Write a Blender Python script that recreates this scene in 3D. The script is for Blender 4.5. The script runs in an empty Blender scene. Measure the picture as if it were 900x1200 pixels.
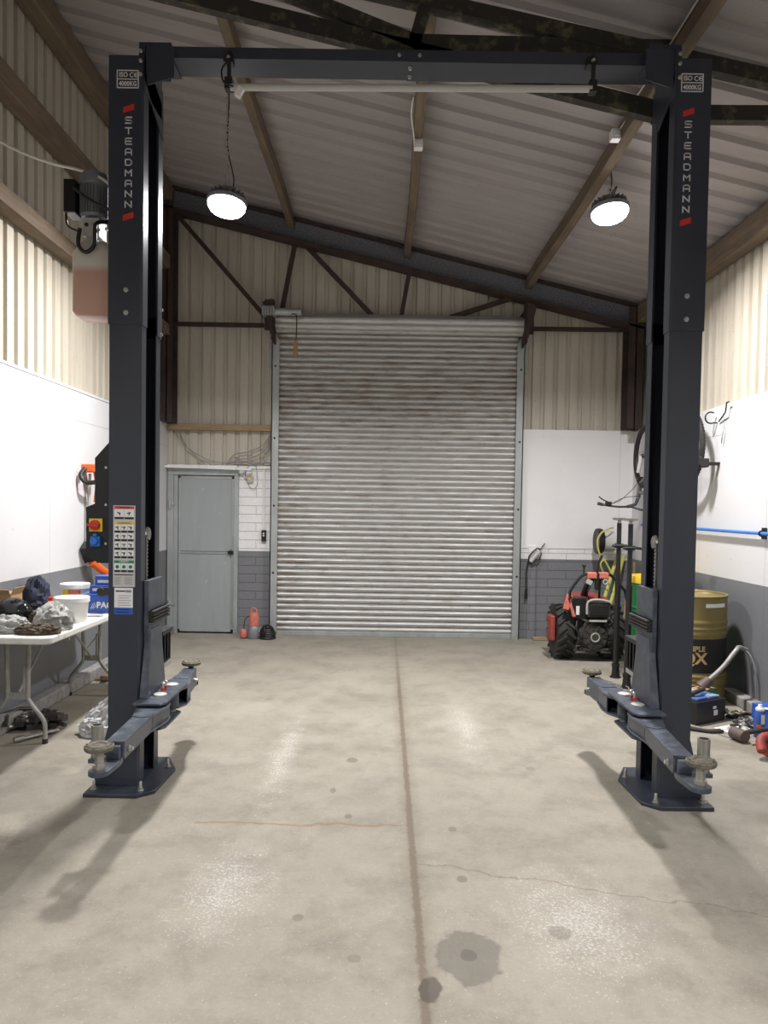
import bpy, math, random
from mathutils import Vector, Matrix, Euler, noise
PI = math.pi; R = math.radians
C = bpy.context.scene.collection
random.seed(7)

# ------------------------------------------------------------------ materials
def nt(name):
    m = bpy.data.materials.new(name); m.use_nodes = True
    t = m.node_tree; b = t.nodes['Principled BSDF']
    return m, t, b
def N(t, kind, **kw):
    n = t.nodes.new(kind)
    for k, v in kw.items():
        if k in n.inputs: n.inputs[k].default_value = v
        else: setattr(n, k, v)
    return n
def mixc(t, fac, a, b, mode='MIX'):
    n = t.nodes.new('ShaderNodeMix'); n.data_type = 'RGBA'; n.blend_type = mode
    for s, v in ((0, fac), (6, a), (7, b)):
        if hasattr(v, 'default_value') or hasattr(v, 'is_output'): t.links.new(v, n.inputs[s])
        else: n.inputs[s].default_value = (v if s == 0 else (*v, 1) if len(v) == 3 else v)
    return n.outputs[2]
def mth(t, op, a, b=0.0, c=0.0, clamp=False):
    n = t.nodes.new('ShaderNodeMath'); n.operation = op; n.use_clamp = clamp
    for i, v in enumerate((a, b, c)):
        if hasattr(v, 'is_output'): t.links.new(v, n.inputs[i])
        else: n.inputs[i].default_value = v
    return n.outputs[0]
def ramp(t, src, stops):
    n = t.nodes.new('ShaderNodeValToRGB'); t.links.new(src, n.inputs[0])
    e = n.color_ramp.elements
    while len(e) < len(stops): e.new(.5)
    for x, (p, c) in zip(e, stops):
        x.position = p; x.color = (c, c, c, 1) if isinstance(c, (int, float)) else (*c, 1)
    return n.outputs[0]
def objco(t, scale=(1, 1, 1), rot=(0, 0, 0), loc=(0, 0, 0)):
    c = t.nodes.new('ShaderNodeTexCoord'); m = t.nodes.new('ShaderNodeMapping')
    t.links.new(c.outputs['Object'], m.inputs[0])
    m.inputs['Scale'].default_value = scale; m.inputs['Rotation'].default_value = rot; m.inputs['Location'].default_value = loc
    return m.outputs[0]
def nz(t, co, scale, detail=4, rough=.6, dist=0):
    n = N(t, 'ShaderNodeTexNoise', Scale=scale, Detail=detail, Roughness=rough, Distortion=dist)
    t.links.new(co, n.inputs['Vector']); return n.outputs['Fac']
def bump(t, b, h, strength=.3, dist=.01):
    n = N(t, 'ShaderNodeBump', Strength=strength, Distance=dist); t.links.new(h, n.inputs['Height'])
    t.links.new(n.outputs[0], b.inputs['Normal'])
def mat(name, col, rough=.5, metal=0, col2=None, ns=8, amt=.5, bmp=0, stretch=(1, 1, 1), rvar=0, lo=.35, hi=.7, coat=0, spec=.5):
    m, t, b = nt(name)
    b.inputs['Base Color'].default_value = (*col, 1); b.inputs['Roughness'].default_value = rough
    b.inputs['Metallic'].default_value = metal; b.inputs['Specular IOR Level'].default_value = spec
    if coat: b.inputs['Coat Weight'].default_value = coat
    co = objco(t, stretch); n1 = nz(t, co, ns, 5)
    if col2 is None: col2 = tuple(c * .8 for c in col)
    r = ramp(t, n1, [(lo, 0), (hi, 1)])
    t.links.new(mixc(t, mth(t, 'MULTIPLY', r, amt), col, col2), b.inputs['Base Color'])
    if rvar:
        t.links.new(mth(t, 'MULTIPLY_ADD', r, rvar, rough), b.inputs['Roughness'])
    if bmp: bump(t, b, nz(t, co, ns * 4, 3), bmp, .005)
    return m

M = {}
M['navy'] = mat('navy powder coat', (.028, .034, .048), .33, 0, (.038, .044, .058), 3, .6, .05, (1, 1, .3), .12)
M['navy_arm'] = mat('scuffed navy paint', (.05, .06, .08), .38, .1, (.15, .17, .2), 16, .7, .1, lo=.45, hi=.8, rvar=.15)
M['black'] = mat('black paint', (.008, .008, .009), .45, 0, (.015, .015, .016), 6, .4)
M['rubber'] = mat('black rubber', (.016, .015, .014), .75, 0, (.05, .046, .04), 10, .5, .1)
M['bolt'] = mat('zinc bolt', (.6, .6, .58), .3, .9)
M['steel'] = mat('bare steel', (.45, .45, .43), .35, .9, (.2, .19, .17), 20, .5, .1)
M['galv'] = mat('galvanised guide', (.43, .46, .46), .5, .45, (.3, .32, .32), 9, .7, .1, (1, 1, .4))
M['motor'] = mat('cast motor grey', (.22, .23, .25), .5, .3, (.14, .15, .16), 12, .5, .1)
M['alu'] = mat('cast aluminium', (.45, .45, .43), .6, .2, (.32, .32, .3), 15, .5, .1)
M['pad'] = mat('dusty rubber pad', (.17, .155, .12), .85, 0, (.07, .065, .05), 40, .9, .5)
M['white_pl'] = mat('white plastic', (.78, .78, .76), .4, 0, (.68, .68, .65), 6, .5)
M['grey_pl'] = mat('pale grey tube', (.5, .5, .47), .5, 0, (.42, .42, .4), 4, .5)
M['table'] = mat('table white plastic', (.66, .66, .62), .5, 0, (.45, .43, .38), 9, .7, .1, lo=.5, hi=.75)
M['tleg'] = mat('table leg paint', (.36, .36, .34), .45, .3, (.22, .21, .18), 18, .7)
M['red'] = mat('red paint', (.62, .035, .02), .4)
M['dred'] = mat('faded red paint', (.36, .045, .035), .6, 0, (.1, .04, .03), 22, .8, .1)
M['salmon'] = mat('faded orange red plastic', (.6, .17, .12), .6, 0, (.25, .1, .07), 30, .7, lo=.45, hi=.7)
M['orange'] = mat('orange plastic', (.75, .13, .02), .45, 0, (.6, .1, .02), 12, .5)
M['yellow'] = mat('yellow plastic', (.85, .6, .04), .5)
M['yell2'] = mat('lime yellow hose', (.55, .54, .12), .5)
M['blue'] = mat('blue plastic', (.03, .18, .62), .4)
M['blue_box'] = mat('blue printed card', (.03, .1, .42), .5)
M['pipe_blue'] = mat('blue air pipe', (.05, .2, .6), .4)
M['green'] = mat('green drum paint', (.01, .17, .05), .4, 0, (.02, .12, .04), 6, .6)
M['gold'] = mat('gold drum paint', (.24, .19, .07), .4, .3, (.22, .17, .06), 8, .6, .05)
M['goldtext'] = mat('gold print', (.5, .36, .14), .5)
M['ink'] = mat('black print', (.01, .01, .01), .6)
M['inkgrey'] = mat('grey print', (.25, .25, .25), .6)
M['lab'] = mat('silver label', (.55, .55, .54), .45)
M['paper'] = mat('white paper', (.8, .8, .8), .6)
M['prn'] = mat('white print', (.75, .75, .75), .5)
M['lgreen'] = mat('green print', (.0, .22, .1), .5)
M['engine'] = mat('oily engine casting', (.035, .032, .03), .55, .3, (.1, .09, .08), 16, .7, .4)
M['card'] = mat('brown cardboard', (.38, .24, .12), .8, 0, (.3, .19, .09), 9, .6)
M['rag'] = mat('grey white rag', (.42, .42, .4), .95, 0, (.2, .2, .185), 14, .8, .3, spec=.1)
M['ragbrown'] = mat('oily brown rag', (.06, .045, .03), .85, 0, (.13, .1, .07), 18, .7, .4)
M['jacket'] = mat('navy fabric', (.012, .016, .035), .85, 0, (.03, .035, .06), 14, .5, .3)
M['glossblack'] = mat('glossy black vinyl', (.008, .009, .01), .18)
M['clear'] = mat('crumpled polythene', (.78, .79, .8), .22, 0, (.6, .6, .62), 25, .7, .6); M['clear'].node_tree.nodes['Principled BSDF'].inputs['Transmission Weight'].default_value = .25
M['switchblk'] = mat('switch black', (.01, .01, .012), .3)
M['cable_w'] = mat('white cable', (.65, .64, .58), .5)
M['cable_b'] = mat('black cable', (.01, .01, .01), .5)
M['rusty'] = mat('rusty dark steel', (.035, .026, .026), .8, .1, (.08, .045, .03), 8, .7, .3)
M['grout'] = mat('rough grey primed steel', (.21, .22, .25), .95, 0, (.07, .07, .08), 60, 1, .7)
M['mossy'] = mat('mossy painted steel', (.035, .032, .026), .85, 0, (.14, .13, .07), 12, .8, .5, lo=.52, hi=.66)
M['batt'] = mat('battery case', (.012, .012, .013), .4)
M['battblue'] = mat('worn blue lid', (.06, .14, .36), .4, 0, (.45, .5, .58), 14, .8, lo=.5, hi=.65)
M['brownpl'] = mat('brown grey rubber', (.11, .08, .07), .6)
M['kerb'] = mat('rough concrete kerb', (.3, .29, .28), .95, 0, (.16, .15, .145), 18, .8, .8)
M['silver'] = mat('silver cable', (.7, .7, .7), .3, .8)

def wood_mat(name, a, b_, axis):
    m, t, b = nt(name)
    s = [14, 14, 14]; s[axis] = .9
    co = objco(t, tuple(s)); n = nz(t, co, 1.6, 6, .65, .8)
    r = ramp(t, n, [(.32, 0), (.68, 1)])
    co2 = objco(t); n2 = ramp(t, nz(t, co2, 3, 4), [(.4, 0), (.7, 1)])
    c = mixc(t, r, a, b_)
    t.links.new(mixc(t, mth(t, 'MULTIPLY', n2, .55), c, tuple(x * .45 for x in a)), b.inputs['Base Color'])
    b.inputs['Roughness'].default_value = .85; bump(t, b, n, .35, .01)
    return m
M['wood_y'] = wood_mat('aged purlin timber', (.2, .15, .1), (.11, .08, .055), 1)
M['wood_x'] = wood_mat('pine rail timber', (.42, .32, .19), (.28, .2, .11), 0)
M['wood_z'] = wood_mat('stick timber', (.3, .21, .12), (.2, .14, .08), 2)

def clad_mat(name, a, dirt, axis_scale, amt=.5):
    m, t, b = nt(name)
    co = objco(t, axis_scale); n = ramp(t, nz(t, co, 2, 6, .7), [(.42, 0), (.75, 1)])
    co2 = objco(t); sp = ramp(t, nz(t, co2, 40, 2, .5), [(.7, 0), (.76, 1)])
    c = mixc(t, mth(t, 'MULTIPLY', n, amt), a, dirt)
    c = mixc(t, mth(t, 'MULTIPLY', sp, .5), c, tuple(x * .5 for x in dirt))
    t.links.new(c, b.inputs['Base Color']); b.inputs['Roughness'].default_value = .55
    return m
M['clad'] = clad_mat('cream profiled sheet', (.55, .515, .44), (.33, .29, .23), (5, 5, .35))
M['clad_side'] = clad_mat('dusty cream sheet darkened for light', (.47, .43, .355), (.29, .25, .19), (5, 5, .35))  # dusty, but also the end wall sheet darkened to offset bright side lighting
M['roof'] = clad_mat('pale roof sheet', (.34, .31, .305), (.25, .225, .215), (.4, 4, 1), .5)

def board_mat(name, a, pw, axis, off=0.0, seamz=None, scuff=.25):
    m, t, b = nt(name)
    co = objco(t); sp = N(t, 'ShaderNodeSeparateXYZ'); t.links.new(co, sp.inputs[0])
    u = sp.outputs[axis]; z = sp.outputs[2]
    fr = mth(t, 'FRACT', mth(t, 'DIVIDE', mth(t, 'ADD', u, off + 50), pw))
    seam = mth(t, 'LESS_THAN', fr, .005 / pw)
    if seamz: seam = mth(t, 'MAXIMUM', seam, mth(t, 'LESS_THAN', mth(t, 'ABSOLUTE', mth(t, 'SUBTRACT', z, seamz)), .004))
    n = ramp(t, nz(t, co, 1.3, 7, .7), [(.45, 0), (.8, 1)])
    pk = ramp(t, nz(t, co, 22, 2, .5), [(.73, 0), (.76, 1)])
    c = mixc(t, mth(t, 'MULTIPLY', n, scuff), a, tuple(x * .7 for x in a))
    c = mixc(t, mth(t, 'MULTIPLY', seam, .45), c, tuple(x * .3 for x in a))
    c = mixc(t, mth(t, 'MULTIPLY', pk, .35), c, (.2, .19, .17))
    t.links.new(c, b.inputs['Base Color']); b.inputs['Roughness'].default_value = .5
    bump(t, b, seam, -.4, .004)
    return m
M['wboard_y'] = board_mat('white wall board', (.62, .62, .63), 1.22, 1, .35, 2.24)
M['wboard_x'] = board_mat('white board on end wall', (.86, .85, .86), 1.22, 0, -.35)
M['gboard_y'] = board_mat('grey painted board', (.17, .175, .19), 1.22, 1, .35, None, .5)

def block_mat(name, a, rowz=.103):
    m, t, b = nt(name)
    co = objco(t); sp = N(t, 'ShaderNodeSeparateXYZ'); t.links.new(co, sp.inputs[0])
    cb = N(t, 'ShaderNodeCombineXYZ'); t.links.new(sp.outputs[0], cb.inputs[0]); t.links.new(sp.outputs[2], cb.inputs[1])
    br = N(t, 'ShaderNodeTexBrick', Scale=1.0); t.links.new(cb.outputs[0], br.inputs[0])
    br.inputs['Mortar Size'].default_value = .005; br.inputs['Brick Width'].default_value = .44; br.inputs['Row Height'].default_value = rowz
    br.inputs['Mortar Smooth'].default_value = .5
    f = br.outputs['Fac']; n = nz(t, co, 30, 5, .7)
    c = mixc(t, mth(t, 'MULTIPLY', ramp(t, n, [(.4, 0), (.7, 1)]), .35), a, tuple(x * .72 for x in a))
    c = mixc(t, mth(t, 'MULTIPLY', f, .45), c, tuple(x * .4 for x in a))
    t.links.new(c, b.inputs['Base Color']); b.inputs['Roughness'].default_value = .75
    h = mth(t, 'SUBTRACT', mth(t, 'MULTIPLY', n, .4), f); bump(t, b, h, .8, .008)
    return m
M['wblock'] = block_mat('white painted blockwork', (.84, .83, .83))
M['gblock'] = block_mat('grey painted blockwork', (.19, .195, .21))

def door_mat():
    m, t, b = nt('grey painted sheet door')
    co = objco(t, (6, 6, .7)); n = ramp(t, nz(t, co, 2, 6, .7), [(.4, 0), (.75, 1)])
    c2 = objco(t, (1, 1, .35)); w = ramp(t, nz(t, c2, 26, 3, .6), [(.69, 0), (.72, 1)])
    c = mixc(t, mth(t, 'MULTIPLY', n, .5), (.33, .36, .37), (.26, .285, .29))
    c = mixc(t, mth(t, 'MULTIPLY', w, .5), c, (.6, .62, .62))
    t.links.new(c, b.inputs['Base Color']); b.inputs['Roughness'].default_value = .5
    return m
M['door'] = door_mat()

def shutter_mat():
    m, t, b = nt('weathered galvanised slats')
    co = objco(t, (1.2, 1, 14)); n = ramp(t, nz(t, co, 3, 7, .75), [(.35, 0), (.75, 1)])
    co2 = objco(t, (1, 1, 5)); rs = nz(t, co2, 4, 6, .75)
    co3 = objco(t); sp = N(t, 'ShaderNodeSeparateXYZ'); t.links.new(co3, sp.inputs[0])
    # rust streak patches in a band of their own, high on the curtain, and along the left edge
    band = mth(t, 'SUBTRACT', 1, mth(t, 'MULTIPLY', mth(t, 'ABSOLUTE', mth(t, 'SUBTRACT', sp.outputs[2], 2.9)), 1.4), clamp=True)
    edge = mth(t, 'SUBTRACT', 1, mth(t, 'MULTIPLY', mth(t, 'ADD', sp.outputs[0], 1.27), 3.0), clamp=True)
    thr = mth(t, 'ADD', rs, mth(t, 'MULTIPLY', mth(t, 'MAXIMUM', band, edge), .10))
    rust = ramp(t, thr, [(.56, 0), (.68, 1)])
    c = mixc(t, n, (.60, .60, .59), (.40, .40, .385))
    c = mixc(t, mth(t, 'MULTIPLY', rust, .5), c, (.24, .16, .09))
    t.links.new(c, b.inputs['Base Color']); b.inputs['Metallic'].default_value = .5
    t.links.new(mth(t, 'MULTIPLY_ADD', n, .2, .42), b.inputs['Roughness'])
    return m
M['shutter'] = shutter_mat()

def floor_mat():
    m, t, b = nt('worn concrete floor')
    co = objco(t)
    sp = N(t, 'ShaderNodeSeparateXYZ'); t.links.new(co, sp.inputs[0]); X, Y = sp.outputs[0], sp.outputs[1]
    big = ramp(t, nz(t, co, .8, 6, .65, .3), [(.3, 0), (.7, 1)])
    mid = ramp(t, nz(t, co, 5, 6, .7), [(.35, 0), (.7, 1)])
    fine = nz(t, co, 60, 4, .8)
    c = mixc(t, big, (.315, .29, .235), (.215, .196, .155))
    c = mixc(t, mth(t, 'MULTIPLY', mid, .4), c, (.37, .345, .29))
    grime = ramp(t, nz(t, co, 2.6, 9, .8, .15), [(.47, 0), (.66, 1)])
    c = mixc(t, mth(t, 'MULTIPLY', grime, .6), c, (.15, .13, .105))
    pits = ramp(t, nz(t, co, 34, 3, .7), [(.66, 0), (.70, 1)])
    c = mixc(t, mth(t, 'MULTIPLY', pits, .5), c, (.17, .14, .11))
    c = mixc(t, mth(t, 'MULTIPLY', ramp(t, fine, [(.35, 1), (.55, 0)]), .25), c, (.2, .18, .15))
    # white dust speckle, stronger in wheel-track patches
    wn = nz(t, co, 75, 3, .9)
    def blob(cx, cy, rx, ry, soft=.5):
        a = mth(t, 'DIVIDE', mth(t, 'SUBTRACT', X, cx), rx); d = mth(t, 'DIVIDE', mth(t, 'SUBTRACT', Y, cy), ry)
        q = mth(t, 'SQRT', mth(t, 'ADD', mth(t, 'MULTIPLY', a, a), mth(t, 'MULTIPLY', d, d)))
        q = mth(t, 'ADD', q, mth(t, 'MULTIPLY', mth(t, 'SUBTRACT', warp, .5), 1.1))
        return mth(t, 'DIVIDE', mth(t, 'SUBTRACT', 1, q), soft, clamp=True)
    warp = nz(t, co, 9, 3, .6)
    dust = mth(t, 'MAXIMUM', blob(-.62, 2.95, .28, .6, .9), mth(t, 'MAXIMUM', blob(-.6, 4.6, .14, 1.3, .9), mth(t, 'MAXIMUM', blob(.75, 2.75, .4, .6, .9), blob(.6, 5.2, .2, 1.2, 1.))))
    dust = mth(t, 'MAXIMUM', dust, .15)
    ws = ramp(t, mth(t, 'ADD', wn, mth(t, 'MULTIPLY', dust, .15)), [(.655, 0), (.69, 1)])
    c = mixc(t, mth(t, 'MULTIPLY', ws, .6), c, (.6, .58, .54))
    c = mixc(t, mth(t, 'MULTIPLY', dust, .22), c, (.5, .48, .43))
    # expansion joint filled with dirt
    wj = mth(t, 'MULTIPLY_ADD', mth(t, 'SUBTRACT', nz(t, co, 18, 6, .8), .5), .05, mth(t, 'ABSOLUTE', mth(t, 'SUBTRACT', X, .152)))
    j = ramp(t, wj, [(.010, 1), (.019, 0)])
    jfade = ramp(t, mth(t, 'DIVIDE', Y, 10), [(.62, 1), (.78, .25)])
    c = mixc(t, mth(t, 'MULTIPLY', mth(t, 'MULTIPLY', j, jfade), .8), c, (.13, .10, .068))
    j2 = ramp(t, wj, [(.02, 1), (.07, 0)]); c = mixc(t, mth(t, 'MULTIPLY', mth(t, 'MULTIPLY', j2, jfade), .3), c, (.15, .12, .085))
    # hairline cracks
    def crack(y0, slope, x0, x1, w=.004, s=1.0, col=(.14, .1, .07), am=.6):
        nonlocal c
        yy = mth(t, 'SUBTRACT', Y, mth(t, 'MULTIPLY_ADD', X, slope, y0))
        wob = mth(t, 'MULTIPLY', mth(t, 'SUBTRACT', nz(t, co, 3.5 * s, 5, .6), .5), .16)
        d = mth(t, 'ABSOLUTE', mth(t, 'ADD', yy, wob))
        k = mth(t, 'MULTIPLY', ramp(t, d, [(w, 1), (w * 3, 0)]), mth(t, 'MULTIPLY', mth(t, 'GREATER_THAN', X, x0), mth(t, 'LESS_THAN', X, x1)))
        c = mixc(t, mth(t, 'MULTIPLY', k, am), c, col)
    crack(3.58, .02, -.9, .15, .004, 1, (.22, .12, .06), .6)
    crack(3.24, -.28, .16, 1.9, .002, 1.4)
    crack(5.9, .05, -1.5, .0, .0015, .8, am=.3)
    # stains
    def stain(cx, cy, rx, ry, am, col=(.12, .105, .085), soft=.2):
        nonlocal c
        c = mixc(t, mth(t, 'MULTIPLY', blob(cx, cy, rx, ry, soft), am), c, col)
    stain(.318, 2.53, .125, .16, .62, (.11, .10, .085), .15); stain(.318, 2.53, .03, .04, .5, (.07, .06, .05))
    stain(.172, 2.345, .04, .07, .75, (.06, .05, .04))
    stain(-.176, 4.495, .04, .05, .6); stain(.35, 3.06, .03, .035, .6); stain(.668, 2.67, .045, .05, .45)
    stain(-.156, 3.67, .022, .03, .6); stain(.353, 3.54, .022, .03, .5); stain(-.257, 4.01, .02, .05, .5)
    stain(-.25, 5.9, .3, .28, .18, (.2, .17, .13), .4); stain(-.3, 2.75, .025, .03, .5); stain(-.08, 2.5, .03, .03, .4)
    stain(1.3, 3.4, .03, .03, .4); stain(.9, 4.4, .03, .04, .3); stain(-.9, 5.9, .03, .06, .3); stain(1.95, 4.6, .2, .12, .35)
    stain(2.3, 4.9, .3, .15, .35, (.13, .1, .07), .5)
    t.links.new(c, b.inputs['Base Color'])
    t.links.new(mth(t, 'MULTIPLY_ADD', mid, .15, .62), b.inputs['Roughness']); b.inputs['Specular IOR Level'].default_value = .35
    h = mth(t, 'SUBTRACT', mth(t, 'ADD', mth(t, 'MULTIPLY', fine, .5), mth(t, 'MULTIPLY', mid, .3)), j)
    bump(t, b, h, .3, .005)
    return m
M['floor'] = floor_mat()
def glow_mat(name, col, s):
    m, t, b = nt(name); b.inputs['Emission Color'].default_value = (*col, 1); b.inputs['Emission Strength'].default_value = s
    return m
M['glow'] = glow_mat('lit lamp lens', (1, .97, 1), 22)
def oil_mat():
    m, t, b = nt('translucent reservoir plastic')
    co = objco(t); sp = N(t, 'ShaderNodeSeparateXYZ'); t.links.new(co, sp.inputs[0])
    lv = ramp(t, mth(t, 'DIVIDE', sp.outputs[2], 5), [(.5618, 1), (.5632, 0)])
    t.links.new(mixc(t, lv, (.66, .63, .56), (.55, .34, .26)), b.inputs['Base Color'])
    b.inputs['Roughness'].default_value = .35; b.inputs['Subsurface Weight'].default_value = .35
    b.inputs['Subsurface Radius'].default_value = (.05, .03, .02)
    return m
M['oil'] = oil_mat()

# ------------------------------------------------------------------ mesh builder
class MB:
    def __init__(s, m='navy'):
        s.v = []; s.f = []; s.fm = []; s.ms = []; s.T = Matrix(); s.k = 0; s.use(m)
    def use(s, m):
        if m not in s.ms: s.ms.append(m)
        s.k = s.ms.index(m); return s
    def add(s, vs, fs):
        o = len(s.v); s.v += [s.T @ Vector(v) for v in vs]
        s.f += [tuple(i + o for i in f) for f in fs]; s.fm += [s.k] * len(fs); return s
    def box(s, x0, x1, y0, y1, z0, z1):
        vs = [(x, y, z) for z in (z0, z1) for x, y in ((x0, y0), (x1, y0), (x1, y1), (x0, y1))]
        return s.add(vs, [(3, 2, 1, 0), (4, 5, 6, 7), (0, 1, 5, 4), (1, 2, 6, 5), (2, 3, 7, 6), (3, 0, 4, 7)])
    def cbox(s, c, d, rz=0, rx=0, ry=0):
        Tm = s.T.copy(); s.T = Tm @ Matrix.Translation(Vector(c)) @ Euler((rx, ry, rz)).to_matrix().to_4x4()
        s.box(-d[0] / 2, d[0] / 2, -d[1] / 2, d[1] / 2, -d[2] / 2, d[2] / 2); s.T = Tm; return s
    def prism(s, poly, h, axis='z', at=0):
        """poly of 2d points, extruded by h from `at` along the axis: z:(x,y) y:(x,z) x:(y,z)"""
        n = len(poly)
        def P(p, q): return {'z': (p[0], p[1], q), 'y': (p[0], q, p[1]), 'x': (q, p[0], p[1])}[axis]
        vs = [P(p, at) for p in poly] + [P(p, at + h) for p in poly]
        fs = [tuple(range(n)), tuple(range(2 * n - 1, n - 1, -1))] + [(i, i + n, (i + 1) % n + n, (i + 1) % n) for i in range(n)]
        return s.add(vs, fs)
    def loft(s, rings, caps=True):
        n = len(rings[0]); vs = [p for r in rings for p in r]; fs = []
        for k in range(len(rings) - 1):
            for i in range(n):
                j = (i + 1) % n; fs.append((k * n + i, k * n + j, k * n + n + j, k * n + n + i))
        if caps: fs += [tuple(range(n))[::-1], tuple(range((len(rings) - 1) * n, len(rings) * n))]
        return s.add(vs, fs)
    def tube(s, pts, r, n=10, smooth=0):
        pts = [Vector(p) for p in pts]
        if smooth:
            q = []
            for i in range(len(pts) - 1):
                p0, p1, p2, p3 = pts[max(i - 1, 0)], pts[i], pts[i + 1], pts[min(i + 2, len(pts) - 1)]
                for k in range(smooth):
                    t = k / smooth
                    q.append(.5 * ((2 * p1) + (p2 - p0) * t + (2 * p0 - 5 * p1 + 4 * p2 - p3) * t * t + (3 * p1 - p0 - 3 * p2 + p3) * t ** 3))
            q.append(pts[-1]); pts = q
        rr = r if isinstance(r, (list, tuple)) else [r] * len(pts)
        if len(rr) != len(pts): rr = [rr[0] + (rr[-1] - rr[0]) * i / (len(pts) - 1) for i in range(len(pts))]
        t0 = (pts[1] - pts[0]).normalized(); up = Vector((0, 0, 1)) if abs(t0.z) < .9 else Vector((1, 0, 0))
        a = t0.cross(up).normalized(); rings = []
        for i, p in enumerate(pts):
            if i == 0: t = t0
            elif i == len(pts) - 1: t = (pts[i] - pts[i - 1]).normalized()
            else: t = ((pts[i + 1] - pts[i]).normalized() + (pts[i] - pts[i - 1]).normalized())
            if t.length < 1e-6: t = t0
            t = t.normalized(); a = (a - t * a.dot(t))
            a = a.normalized(); b = t.cross(a)
            rings.append([p + (a * math.cos(2 * PI * k / n) + b * math.sin(2 * PI * k / n)) * rr[i] for k in range(n)])
        return s.loft(rings)
    def lathe(s, prof, c=(0, 0, 0), axis='z', n=28, caps=True):
        rings = []
        for r, h in prof:
            rg = []
            for k in range(n):
                x, y = r * math.cos(2 * PI * k / n), r * math.sin(2 * PI * k / n)
                p = {'z': (x, y, h), 'y': (x, h, -y), 'x': (h, x, y)}[axis]
                rg.append((c[0] + p[0], c[1] + p[1], c[2] + p[2]))
            rings.append(rg)
        return s.loft(rings, caps)
    def torus(s, c, Rr, r, axis='z', n=36, m=10, a0=0, a1=2 * PI, sq=1):
        pts = []
        for i in range(n + 1):
            a = a0 + (a1 - a0) * i / n; x, y = Rr * math.cos(a), Rr * math.sin(a) * sq
            p = {'z': (x, y, 0), 'y': (x, 0, y), 'x': (0, x, y)}[axis]
            pts.append((c[0] + p[0], c[1] + p[1], c[2] + p[2]))
        return s.tube(pts, r, m)
    def blob(s, c, rad, seed=0, amp=.25, fr=2.5, nu=40, nv=24, floor=None, ridge=True):
        vs = []; fs = []
        for j in range(nv + 1):
            ph = PI * j / nv
            for i in range(nu):
                th = 2 * PI * i / nu; d = Vector((math.sin(ph) * math.cos(th), math.sin(ph) * math.sin(th), math.cos(ph)))
                q = noise.fractal(d * fr + Vector((seed * 7.1, seed * 3.3, 0)), 1.0, 2.0, 4)
                q = (.5 - abs(q)) if ridge else q
                d = d * (1 + amp * q)
                p = Vector((c[0] + d.x * rad[0], c[1] + d.y * rad[1], c[2] + d.z * rad[2]))
                if floor is not None: p.z = max(p.z, floor + .001 * (1 + math.sin(th)))
                vs.append(p)
        for j in range(nv):
            for i in range(nu):
                k = (i + 1) % nu; fs.append((j * nu + i, j * nu + k, (j + 1) * nu + k, (j + 1) * nu + i)[::-1])
        return s.add(vs, fs)
    def text(s, txt, size, mtx, ext=.0008, sx=1.0, bold=0, wrap=None):
        cu = bpy.data.curves.new('t', 'FONT'); cu.body = txt; cu.size = size; cu.extrude = ext; cu.offset = bold
        cu.align_x = 'CENTER'; cu.align_y = 'CENTER'; cu.resolution_u = 3
        o = bpy.data.objects.new('t', cu); C.objects.link(o)
        me = bpy.data.meshes.new_from_object(o.evaluated_get(bpy.context.evaluated_depsgraph_get()))
        T0 = s.T.copy(); s.T = T0 @ mtx
        vs = [Vector((v.co.x * sx, v.co.y, v.co.z)) for v in me.vertices]
        if wrap: vs = [Vector(((wrap + v.z) * math.sin(v.x / wrap), v.y, (wrap + v.z) * math.cos(v.x / wrap))) for v in vs]
        s.add(vs, [tuple(p.vertices) for p in me.polygons]); s.T = T0
        bpy.data.objects.remove(o); bpy.data.curves.remove(cu); bpy.data.meshes.remove(me)
        return s
    def strokes(s, lines, org, w, h, th, y, d=.002):
        """flat strokes in the XZ plane, front face at y"""
        for ln in lines:
            for (a, b) in zip(ln, ln[1:]):
                p = Vector((org[0] + a[0] * w, org[1] + a[1] * h)); q = Vector((org[0] + b[0] * w, org[1] + b[1] * h))
                t = (q - p).normalized() * th / 2; nn = Vector((-t.y, t.x)); p = p - t; q = q + t
                s.prism([p - nn, q - nn, q + nn, p + nn], d, 'y', y - d)
        return s

ORG = {}
def mk(name, mb, parent=None, org=None, bev=0, seg=2, ang=35):
    base = ORG[parent.name] if parent else (Vector(org) if org else Vector((0, 0, 0)))
    me = bpy.data.meshes.new(name); me.from_pydata([v - base for v in mb.v], [], mb.f)
    for k in mb.ms: me.materials.append(M[k])
    me.polygons.foreach_set('material_index', mb.fm)
    me.validate(); me.update()
    import bmesh
    bm = bmesh.new(); bm.from_mesh(me); bmesh.ops.recalc_face_normals(bm, faces=bm.faces); bm.to_mesh(me); bm.free()
    me.polygons.foreach_set('use_smooth', [True] * len(me.polygons)); me.set_sharp_from_angle(angle=R(ang))
    o = bpy.data.objects.new(name, me); C.objects.link(o)
    if parent: o.parent = parent
    else: o.location = base
    ORG[o.name] = base
    if bev:
        m = o.modifiers.new('Bevel', 'BEVEL'); m.width = bev; m.segments = seg; m.limit_method = 'ANGLE'; m.angle_limit = R(50); m.harden_normals = True
    return o
def tag(o, label=None, cat=None, group=None, kind=None):
    if label: o['label'] = label
    if cat: o['category'] = cat
    if group: o['group'] = group
    if kind: o['kind'] = kind
    return o
def thing(name, label, cat, loc, group=None):
    o = bpy.data.objects.new(name, None); C.objects.link(o); o.location = loc; o.empty_display_size = .1
    ORG[o.name] = Vector(loc); return tag(o, label, cat, group)
def single(name, mb, label, cat, org, bev=0, group=None, **k): return tag(mk(name, mb, None, org, bev, **k), label, cat, group)
def part(name, mb, par, bev=0, label=None, **k): return tag(mk(name, mb, par, None, bev, **k), label)
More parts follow.
